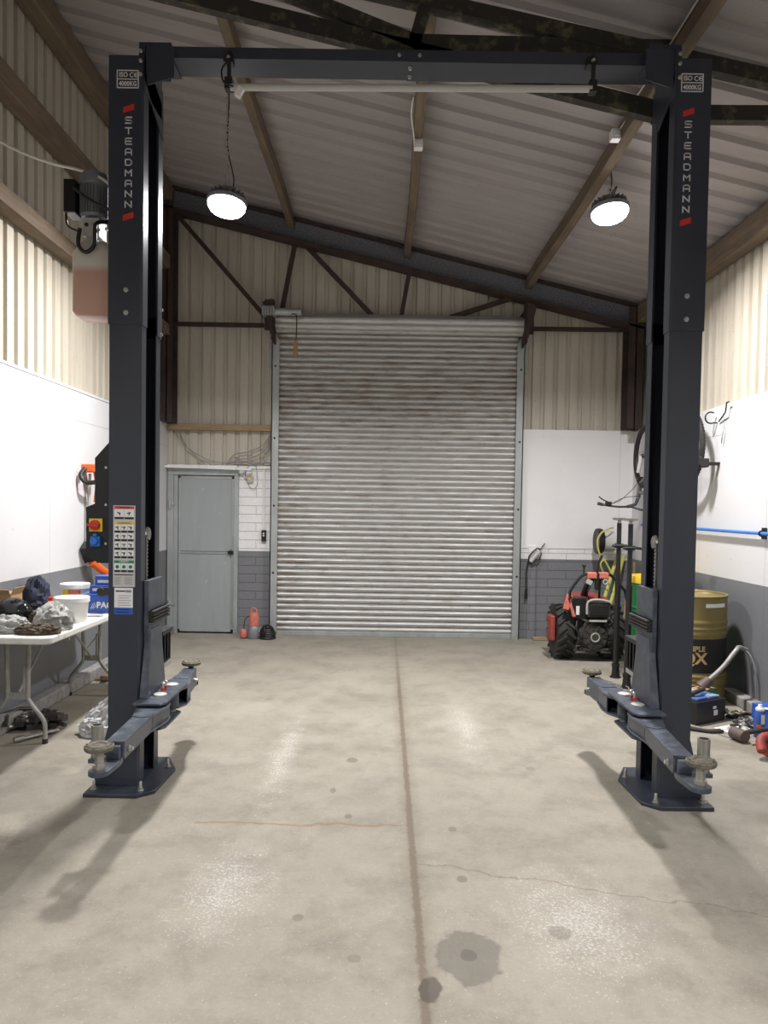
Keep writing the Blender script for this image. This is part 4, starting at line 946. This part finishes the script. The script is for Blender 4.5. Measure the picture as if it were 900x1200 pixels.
for c_, d_, r_ in (((2.06, 7.56, .44), (.1, .03, .025), .5), ((2.29, 7.56, .44), (.09, .03, .025), -.4), ((2.3, 7.6, .1), (.1, .03, .02), 0), ((2.04, 7.6, .1), (.1, .03, .02), 0)):
    m = MB('steel'); m.cbox(c_, d_, 0, 0, r_); part('engine_bracket', m, t, .003)
m = MB('steel'); m.tube([(2.22, 7.56, .56), (2.32, 7.54, .46)], .018, 10); part('exhaust', m, t)
m = MB('black'); m.box(1.93, 2.07, 7.52, 7.7, .45, .66); m.use('prn'); m.box(1.965, 2.0, 7.515, 7.52, .49, .58); part('fuel_tank', m, t, .015)
m = MB('dred'); m.loft([[(1.95, 7.72, .56), (2.40, 7.72, .56), (2.40, 8.1, .56), (1.95, 8.1, .56)], [(2.0, 7.76, .65), (2.35, 7.76, .65), (2.3, 8.05, .67), (2.04, 8.05, .67)]]); part('hood', m, t, .02)
m = MB('dred'); m.box(1.735, 1.785, 7.62, 7.8, .2, .46); part('fender', m, t, .015)
m = MB('dred'); m.box(2.5, 2.54, 7.6, 7.8, .27, .42); part('fender', m, t, .015)
m = MB('salmon'); m.loft([[(1.865, 7.5, .67), (1.895, 7.5, .67), (1.895, 7.53, .67), (1.865, 7.53, .67)], [(1.93, 7.5, .47), (1.965, 7.5, .47), (1.965, 7.53, .47), (1.93, 7.53, .47)]]); m.cbox((1.88, 7.52, .62), (.06, .04, .16), 0, 0, .25); part('mudguard_stay', m, t, .008)
m = MB('black'); m.tube([(1.9, 7.5, .66), (1.9, 7.5, .74), (2.0, 7.5, .88), (2.07, 7.5, .91), (2.17, 7.5, .91), (2.28, 7.5, .91), (2.34, 7.52, .87), (2.45, 7.52, .75), (2.49, 7.55, .64)], .014, 10, 5)
m.tube([(2.16, 7.55, .9), (2.13, 7.7, .78), (2.12, 7.85, .62)], .035, 10, 3); m.tube([(2.2, 7.52, .9), (2.22, 7.6, .66)], .012, 8); hb = part('handlebar', m, t)
m = MB('salmon'); m.box(2.06, 2.155, 7.455, 7.55, .865, .93); m.box(2.175, 2.275, 7.455, 7.55, .865, .93); part('console', m, hb, .012)
m = MB('black'); m.box(2.15, 2.18, 7.46, 7.54, .75, .92); m.use('alu'); m.cbox((2.08, 7.47, .83), (.06, .02, .05), 0, 0, .5); m.torus((2.24, 7.46, .835), .022, .008, 'y', 16, 6); part('control_cluster', m, hb, .004)
m = MB('black'); m.tube([(2.165, 7.5, .92), (2.18, 7.5, 1.02), (2.21, 7.5, 1.1)], [.008, .014], 8, 3); part('gear_lever', m, hb)
m = MB('black'); m.tube([(2.03, 7.5, .9), (2.03, 7.5, .99)], .008, 8); m.lathe([(.018, .98), (.02, 1.0), (.014, 1.01)], (2.03, 7.5, 0), 'z', 12); part('throttle_lever', m, hb)

# tall support stands
def stand(x, y, label, h=1.49):
    t = thing('support_stand', label, 'support stand', (x, y, 0), 'black tall support stands')
    m = MB('black'); m.lathe([(.05, 0), (.05, .012), (.038, .014), (.03, .1), (.036, .1), (.036, .13), (.026, .13), (.026, .9), (.021, .9), (.021, h - .05)], (x, y, 0), 'z', 20); part('post', m, t)
    m = MB('steel'); m.lathe([(.016, h - .06), (.016, h - .025), (.06, h - .02), (.062, h - .004), (.05, h)], (x, y, 0), 'z', 24); part('saddle', m, t)
    m = MB('black'); m.tube([(x - .06, y, 1.23), (x + .02, y - .05, 1.235), (x + .11, y - .04, 1.225)], .012, 8, 3); m.lathe([(.04, 1.21), (.04, 1.25)], (x, y, 0), 'z', 16); part('adjuster_handle', m, t)
stand(2.18, 6.88, 'tall black support stand nearer the tractor'); stand(2.15, 6.47, 'tall black support stand nearer the right column')
m = MB('inkgrey')
for i, (dx, dy, r_) in enumerate(((0, 0, .13), (.03, .03, .1), (-.02, .05, .12), (.05, -.1, .11))): m.torus((1.98 + dx, 6.5 + dy, .006 + i * .006), r_, .005, 'z', 28, 5, sq=1.3)
single('wire_coil', m, 'loose coil of thin wire on the floor in front of the stands', 'wire', (1.98, 6.5, 0))
# drums
def drum(x, y, label, cols, h=.88, r=.29):
    t = thing('oil_drum', label, 'drum', (x, y, 0))
    def seg(a, b_, mt):
        m = MB(mt); pr = []; n = max(2, int((b_ - a) / .01))
        for i in range(n + 1):
            z = a + (b_ - a) * i / n; dr = 0
            for zr in (.16, .195, .23, .58, .615, .65): dr += .008 * math.exp(-((z - zr) / .010) ** 2)
            pr.append((r + dr, z))
        return m, pr
    return t, seg
t, seg = drum(2.57, 6.2, 'gold oil drum with a black lettered band against the right wall', None)
m, pr = seg(0, .27, 'gold'); m.lathe([(.28, 0)] + pr, (2.57, 6.2, 0), 'z', 48); m.torus((2.57, 6.2, .01), .288, .008, 'z', 48, 6)
pr = []
for i in range(29):
    z = .53 + .34 * i / 28; pr.append((.29 + .009 * sum(math.exp(-((z - q) / .012) ** 2) for q in (.57, .615, .66)), z))
m.lathe(pr + [(.284, .872), (.275, .85), (.001, .85)], (2.57, 6.2, 0), 'z', 48); m.torus((2.57, 6.2, .872), .289, .009, 'z', 48, 8); part('body', m, t, ang=50)
m = MB('ink'); m.lathe([(.2915, .26), (.2915, .535)], (2.57, 6.2, 0), 'z', 48, False); band = part('band', m, t, ang=50, label='black band with gold lettering')
fa = math.atan2(-2.57, -6.2)          # heading towards the middle of the floor
rot = Matrix.Translation((2.57, 6.2, 0)) @ Euler((0, 0, -math.atan2(2.57, 6.2))).to_matrix().to_4x4()
m = MB('goldtext')
rot = rot @ Euler((0, 0, .17)).to_matrix().to_4x4()
m.text('TRIPLE', .058, rot @ Matrix.Translation((0, 0, .455)) @ FRONT, .001, .95, .0015, wrap=.293)
m.text('QX', .125, rot @ Matrix.Translation((0, 0, .375)) @ FRONT, .001, 1.0, .004, wrap=.293)
part('lettering', m, band)
m = MB('paper'); a = math.atan2(2.57, 6.2); wrap_patch(m, 2.57, 6.2, .297, R(5) - a * .0 - .05, R(40), .79, .82); part('sticker', m, t)
m = MB('rubber'); m.cbox((2.27, 5.97, .86), (.1, .07, .05)); m.cbox((2.245, 5.96, .865), (.03, .09, .08))
m = MB('rubber'); m.box(2.30, 2.415, 5.985, 6.06, .873, .94); m.box(2.39, 2.44, 5.99, 6.05, .885, .93); single('plug_adapter', m, 'small black fitting lying on the rim of the gold drum', 'fitting', (2.37, 6.02, .873), .006)
t, seg = drum(2.625, 7.0, 'green drum with a yellow rim behind the lift column', None)
m, pr = seg(0, .88, 'green'); m.lathe([(.26, 0)] + [(a - .02, b_) for a, b_ in pr] + [(.27, .9), (.26, .9), (.25, .7), (.001, .7)], (2.625, 7.0, 0), 'z', 48); part('body', m, t, ang=50)
m = MB('orange'); m.use('yellow'); m.lathe([(.274, .88), (.277, .9), (.274, .945), (.26, .945), (.255, .9), (.001, .89)], (2.625, 7.0, 0), 'z', 48); part('lid', m, t, label='yellow lid')
# bent tube leaning by the drum
t = thing('bent_metal_tube', 'bent grey metal tube with a brown foot leaning by the gold drum', 'pipe', (2.55, 5.82, .19))
m = MB('tleg'); m.tube([(2.56, 5.78, .235), (2.67, 5.78, .34), (2.76, 5.8, .445), (2.79, 5.81, .475), (2.82, 5.85, .485), (2.87, 5.9, .475), (2.92, 5.92, .455)], .018, 12, 4); part('tube', m, t)
m = MB('inkgrey'); m.tube([(2.91, 5.92, .455), (2.935, 5.92, .42), (2.945, 5.9, .3), (2.945, 5.88, .1)], .005, 6, 4); m.tube([(2.90, 5.92, .46), (2.925, 5.86, .42), (2.94, 5.80, .3), (2.94, 5.78, .1)], .005, 6, 4); part('dark_strand', m, t)  # two thin dark strands dropping from the tube end along the wall
m = MB('brownpl'); m.tube([(2.505, 5.775, .18), (2.57, 5.775, .245)], [.05, .035], 16); part('rubber_foot', m, t)
# battery, box
T = Matrix.Translation((2.385, 5.52, 0)) @ Euler((0, 0, R(30))).to_matrix().to_4x4()
t = thing('car_battery', 'black car battery with a blue top on the floor by the right column', 'battery', (2.385, 5.52, 0))
m = MB('batt'); m.T = T; m.box(-.165, .165, -.1, .1, 0, .155); m.box(-.17, .17, -.105, .105, .15, .165); m.use('prn'); m.box(.03, .075, -.102, -.1, .05, .09); m.box(.02, .06, -.102, -.1, .1, .12); part('case', m, t, .005)
m = MB('battblue'); m.T = T; m.box(-.12, .14, -.07, .09, .165, .185); part('lid', m, t, .006)
m = MB('rubber'); m.T = T; m.tube([(-.12, 0, .2), (-.03, -.02, .225), (.07, .02, .215)], .016, 10, 4); part('carry_strap', m, t)
m = MB('clear'); m.T = T; m.blob((-.1, .05, .215), (.06, .045, .028), 4, .6, 2.5, 40, 20, .186); single('paper_wad', m, 'scrunched white tissue on top of the battery', 'tissue', T @ Vector((-.1, .05, .186)))
t = thing('carton', 'green-sided cardboard box behind the battery', 'box', (2.57, 5.83, 0))
T = Matrix.Translation((2.51, 5.77, 0)) @ Euler((0, 0, R(35))).to_matrix().to_4x4()
m = MB('green'); m.T = T; m.box(-.13, .12, -.06, .07, 0, .17); m.use('card'); m.box(-.128, .118, -.058, .068, .17, .173); part('box_body', m, t, .002)
m = MB('card'); m.T = T; m.cbox((0, -.03, .185), (.1, .06, .006), .2, .2, 0); part('flap', m, t)
m = MB('rubber'); m.tube([(2.2, 5.27, .012), (2.3, 5.19, .012), (2.4, 5.2, .015)], .013, 8, 4); m.tube([(2.2, 5.23, .012), (2.32, 5.17, .012), (2.41, 5.18, .015)], .012, 8, 4); single('pliers', m, 'long dark-handled pliers on the floor before the battery', 'tool', (2.3, 5.2, 0))
# spray can
t = thing('spray_can', 'blue and white spray can standing among the tools by the right wall', 'spray can', (2.625, 5.1, 0))
m = MB('blue_box'); m.lathe([(.034, 0), (.036, .004), (.036, .17), (.028, .19), (.02, .193)], (2.625, 5.1, 0), 'z', 24); m.use('prn'); wrap_patch(m, 2.625, 5.1, .0368, R(-15), R(30), .1, .165); m.use('orange'); wrap_patch(m, 2.625, 5.1, .0368, R(-60), R(-10), .075, .095); part('body', m, t)
m = MB('white_pl'); m.lathe([(.03, .188), (.03, .2), (.014, .218), (.012, .23), (.001, .231)], (2.625, 5.1, 0), 'z', 18); part('nozzle', m, t)
t = thing('mallet', 'dark rubber mallet lying on the floor in front of the blue spray can', 'mallet', (2.45, 4.98, .03))
m = MB('brownpl'); m.tube([(2.42, 5.06, .045), (2.455, 4.95, .045)], .042, 16); part('mallet_head', m, t, .004)
m = MB('rubber'); m.tube([(2.45, 5.0, .055), (2.6, 4.99, .085), (2.8, 5.04, .1)], .016, 10, 4); part('handle', m, t)
m = MB('paper'); m.cbox((2.52, 5.27, .006), (.24, .13, .01), .5); m.use('inkgrey'); m.cbox((2.5, 5.26, .0115), (.1, .02, .001), .5); m.cbox((2.52, 5.3, .0115), (.08, .02, .001), .5)
single('paper_sheet', m, 'white printed card lying on the floor behind the mallet', 'paper', (2.52, 5.27, 0))
m = MB('card'); m.cbox((2.75, 5.68, .008), (.16, .11, .014), .3); single('cardboard_piece', m, 'flat piece of brown cardboard beside the kerb', 'cardboard', (2.72, 5.55, 0))
junk('small heap of dark sockets and clips beside the battery', 'small_parts', 'tools', 2.63, 5.33, 11, 'engine', 'steel', 14, .8)
junk('scatter of dark tools behind the spray can', 'small_parts', 'tools', 2.68, 5.55, 12, 'rubber', 'steel', 14, .9)
m = MB('yell2'); m.cbox((2.535, 5.12, .02), (.05, .09, .035), -.4); single('tape_roll', m, 'small lime yellow block beside the mallet head', 'tape', (2.5, 5.12, 0), .008)
m = MB('wood_x'); m.cbox((2.60, 4.93, .008), (.24, .035, .014), .05); single('wood_strip', m, 'short pale slat under the mallet handle', 'timber', (2.6, 4.94, 0), .002)
m = MB('blue_box'); m.cbox((2.79, 5.32, .08), (.11, .2, .16), .1); m.use('prn'); m.cbox((2.75, 5.25, .161), (.04, .05, .002), .1); single('carton', m, 'small blue carton at the foot of the right wall', 'box', (2.86, 5.3, 0), .004)
m = MB('dred'); m.tube([(2.4, 4.62, .05), (2.42, 4.68, .11), (2.5, 4.72, .12), (2.62, 4.72, .08)], .03, 12, 4); m.box(2.46, 2.66, 4.66, 4.78, 0, .09)
single('trolley_jack', m, 'red rounded tool body on the floor at the right edge', 'jack', (2.5, 4.68, 0), .01)
m = MB('inkgrey'); m.tube([(2.44, 5.27, .004), (2.36, 5.16, .004), (2.42, 5.06, .004), (2.5, 5.08, .004)], .003, 5, 6); single('thin_wire', m, 'thin looped wire on the floor between battery and mallet', 'wire', (2.42, 5.15, 0))

# air pipe
t = thing('air_pipe', 'blue compressed air pipe running along the right wall', 'pipe', (2.94, 5.0, 1.395))
m = MB('pipe_blue'); m.tube([(2.93, 8.45, 1.40), (2.93, 7.0, 1.398), (2.93, 5.0, 1.393), (2.93, 0, 1.39)], .014, 10); m.tube([(2.93, 8.3, 1.4), (2.93, 8.4, 1.4)], .022, 10); part('pipe', m, t)
for y in (2.5, 5.76, 7.6):
    m = MB('black'); m.torus((2.93, y, 1.395), .02, .006, 'y', 16, 6); m.box(2.935, 2.966, y - .012, y + .012, 1.35, 1.44); part('clip', m, t)
def hook(x, y, z, label):
    m = MB('black'); m.torus((x - .06, y, z), .05, .007, 'y', 18, 6, R(60), R(300)); m.tube([(x - .035, y, z - .045), (x, y, z - .045)], .007, 6); single('wall_hook', m, label, 'hook', (x, y, z))
hook(2.97, 6.68, 2.40, 'black open hook on the right wall just past the bicycle wheel')
t = thing('hook_rail', 'black cranked hook with a dangling wire on the white right wall', 'hook', (2.96, 6.5, 2.4))
m = MB('black'); m.tube([(2.955, 6.62, 2.36), (2.94, 6.5, 2.40), (2.93, 6.44, 2.42), (2.93, 6.42, 2.5), (2.93, 6.38, 2.5)], .007, 6); part('rod', m, t)
m = MB('inkgrey'); m.tube([(2.94, 6.5, 2.4), (2.95, 6.5, 2.3), (2.94, 6.52, 2.2), (2.95, 6.54, 2.16), (2.945, 6.51, 2.26)], .003, 5, 4); part('wire', m, t)

# bicycle hung upside down
t = thing('bicycle', 'grey mountain bike hanging upside down on the right wall behind the lift column', 'bicycle', (2.8, 7.5, 2.1))
BX = 2.82
def wheel(y, z, r=.345):
    m = MB('rubber'); m.torus((BX, y, z), r - .025, .026, 'x', 64, 10)
    for k in range(64):
        a = 2 * PI * k / 64
        for sg in (-1, 0, 1): m.T = Matrix.Translation((BX, y, z)) @ Euler((a, 0, 0)).to_matrix().to_4x4(); m.box(sg * .016 - .005, sg * .016 + .005, -.008, .008, r - .008 - abs(sg) * .006, r + .004 - abs(sg) * .008)
    m.T = Matrix(); o = part('wheel', m, t)
    m = MB('black'); m.torus((BX, y, z), r - .055, .012, 'x', 48, 8); m.lathe([(.02, -.05), (.028, -.03), (.015, -.02), (.015, .02), (.028, .03), (.02, .05)], (BX, y, z), 'x', 14); part('rim', m, o)
    m = MB('steel')
    for k in range(24): a = 2 * PI * k / 24; m.tube([(BX + .02 * (-1) ** k, y + .02 * math.cos(a), z + .02 * math.sin(a)), (BX, y + (r - .06) * math.cos(a), z + (r - .06) * math.sin(a))], .0012, 4)
    part('spokes', m, o)
wheel(6.95, 2.15); wheel(8.06, 2.15)
m = MB('motor'); head_b = (BX, 8.26, 1.80); seat = (BX, 7.25, 1.72); bb = (BX, 7.37, 2.13)
m.tube([bb, (BX, 8.2, 1.86)], .024, 12); m.tube([seat, (BX, 8.22, 1.76)], .02, 12); m.tube([bb, seat], .018, 12); m.tube([(BX, 8.18, 1.90), (BX, 8.27, 1.70)], .024, 12)
for sg in (-.05, .05): m.tube([bb, (BX + sg, 7.1, 2.16), (BX + sg, 6.95, 2.15)], .011, 8); m.tube([(BX, 7.26, 1.78), (BX + sg, 7.1, 1.95), (BX + sg, 6.95, 2.15)], .010, 8)
part('frame', m, t)
m = MB('black'); m.box(BX - .055, BX + .055, 8.12, 8.2, 1.9, 1.93)
for sg in (-.05, .05): m.tube([(BX + sg, 8.17, 1.92), (BX + sg, 8.12, 2.05)], .014, 10)
m.use('prn')
for sg in (-.05, .05): m.tube([(BX + sg, 8.14, 1.98), (BX + sg, 8.06, 2.15)], .02, 12)
part('fork', m, t, label='suspension fork with white lower legs')
m = MB('black'); m.tube([(BX, 8.27, 1.7), (BX - .03, 8.26, 1.63), (BX - .12, 8.27, 1.60)], .018, 10); m.tube([(2.39, 8.34, 1.635), (2.48, 8.31, 1.615), (2.6, 8.27, 1.60), (2.74, 8.25, 1.60), (2.84, 8.2, 1.57), (2.95, 8.13, 1.56)], .012, 10, 4)
m.tube([(2.39, 8.34, 1.635), (2.45, 8.32, 1.62)], .018, 10); m.cbox((2.5, 8.3, 1.635), (.06, .05, .04)); m.tube([(2.5, 8.3, 1.65), (2.42, 8.26, 1.68), (2.38, 8.25, 1.71)], .007, 6, 3)
hbr = part('handlebar', m, t)
m = MB('cable_b'); m.tube([(2.5, 8.3, 1.63), (2.6, 8.25, 1.66), (2.72, 8.2, 1.78), (2.8, 8.15, 1.9)], .0035, 5, 5); m.tube([(2.52, 8.3, 1.62), (2.65, 8.22, 1.70), (2.82, 8.2, 1.72)], .0035, 5, 5); part('brake_cable', m, hbr)
m = MB('black'); m.tube([seat, (BX, 7.22, 1.58)], .015, 8); m.loft([[(BX - .07, 7.12, 1.56), (BX + .07, 7.12, 1.56), (BX + .07, 7.12, 1.53), (BX - .07, 7.12, 1.53)], [(BX - .02, 7.38, 1.57), (BX + .02, 7.38, 1.57), (BX + .02, 7.38, 1.545), (BX - .02, 7.38, 1.545)]]); part('saddle', m, t, .01)
m = MB('black'); m.lathe([(.08, -.07), (.08, -.06)], (BX, bb[1], bb[2]), 'x', 28); m.tube([(BX - .07, bb[1], bb[2]), (BX - .08, bb[1] - .12, bb[2] - .12)], .012, 8); m.tube([(BX + .07, bb[1], bb[2]), (BX + .08, bb[1] + .12, bb[2] + .12)], .012, 8)
m.box(BX - .18, BX - .08, bb[1] - .17, bb[1] - .07, bb[2] - .135, bb[2] - .11); m.box(BX + .08, BX + .14, bb[1] + .07, bb[1] + .17, bb[2] + .11, bb[2] + .135); part('crankset', m, t)
t = thing('wall_bracket', 'black block bracket on the right wall below the bicycle wheel', 'bracket', (2.9, 6.6, 1.98))
m = MB('rubber'); m.box(2.78, 2.86, 6.56, 6.68, 1.95, 2.03); m.box(2.74, 2.80, 6.56, 6.64, 1.965, 2.045); part('block', m, t, .01)
m = MB('black'); m.box(2.86, 2.97, 6.6, 6.64, 1.97, 2.0); part('rail', m, t)
# hose reel and poles in the corner
t = thing('hose_reel', 'black and grey hose reel with lime hose on the wall behind the stands', 'hose reel', (2.55, 8.7, 1.2))
m = MB('black'); m.lathe([(.145, -.04), (.15, 0), (.14, .03)], (2.50, 8.6, 1.2), 'x', 28); m.box(2.52, 2.6, 8.55, YB, 1.15, 1.25); part('side_plate', m, t, .004)
m = MB('lab'); m.lathe([(.12, .03), (.12, .16)], (2.50, 8.6, 1.2), 'x', 28); part('drum', m, t)
m = MB('yell2'); m.tube([(2.62, 8.5, 1.36), (2.55, 8.42, 1.35), (2.47, 8.4, 1.31), (2.42, 8.4, 1.22), (2.44, 8.4, 1.08), (2.5, 8.4, 1.0), (2.56, 8.4, .9), (2.6, 8.4, .8)], .010, 8, 5); m.tube([(2.5, 8.4, 1.0), (2.46, 8.4, .95), (2.5, 8.42, .85), (2.58, 8.45, .7)], .010, 8, 5); part('hose', m, t)
for i, (x0, x1, y0, lab) in enumerate(((2.78, 2.27, 8.32, 'yellow pole leaning in the far right corner, nearer the tractor'), (2.87, 2.38, 8.36, 'yellow pole leaning in the far right corner, nearer the side wall'))):
    m = MB('yell2'); m.tube([(x1, y0 - .2, 0), (x0, y0 + .5, 1.02)], .021, 10); single('yellow_pole', m, lab, 'pole', (x1, y0 - .2, 0))
for i, (x0, x1, y0, lab) in enumerate(((2.86, 2.58, 8.2, 'brown wooden handle leaning behind the tractor'), (2.92, 2.70, 8.25, 'brown wooden handle leaning closest to the side wall'))):
    m = MB('wood_z'); m.tube([(x1, y0 - .2, 0), (x0, y0 + .38, .95)], .017, 10); single('wooden_handle', m, lab, 'handle', (x1, y0 - .2, 0))

# ------------------------------------------------------------------ camera and view
cam = bpy.data.cameras.new('camera'); co = bpy.data.objects.new('camera', cam); C.objects.link(co)
cam.sensor_fit = 'VERTICAL'; cam.sensor_height = 36; cam.lens = 36 * 870 / 1200; cam.shift_y = 23.5 / 1200; cam.clip_start = .05
co.matrix_world = Matrix.Translation((0, 0, 1.55)) @ Matrix.Rotation(PI / 2 - R(1.9), 4, 'X') @ Matrix.Rotation(R(.93), 4, 'Z')
sc = bpy.context.scene; sc.camera = co
w = bpy.data.worlds.new('dim air'); sc.world = w; w.use_nodes = True; w.node_tree.nodes['Background'].inputs[0].default_value = (.6, .7, .9, 1); w.node_tree.nodes['Background'].inputs[1].default_value = .05
sc.view_settings.view_transform = 'Standard'; sc.view_settings.look = 'None'; sc.view_settings.gamma = 1; sc.view_settings.exposure = 0.4; sc.view_settings.use_curve_mapping = False
sc.cycles.max_bounces = 8; sc.cycles.diffuse_bounces = 6; sc.cycles.glossy_bounces = 3; sc.cycles.sample_clamp_indirect = 8
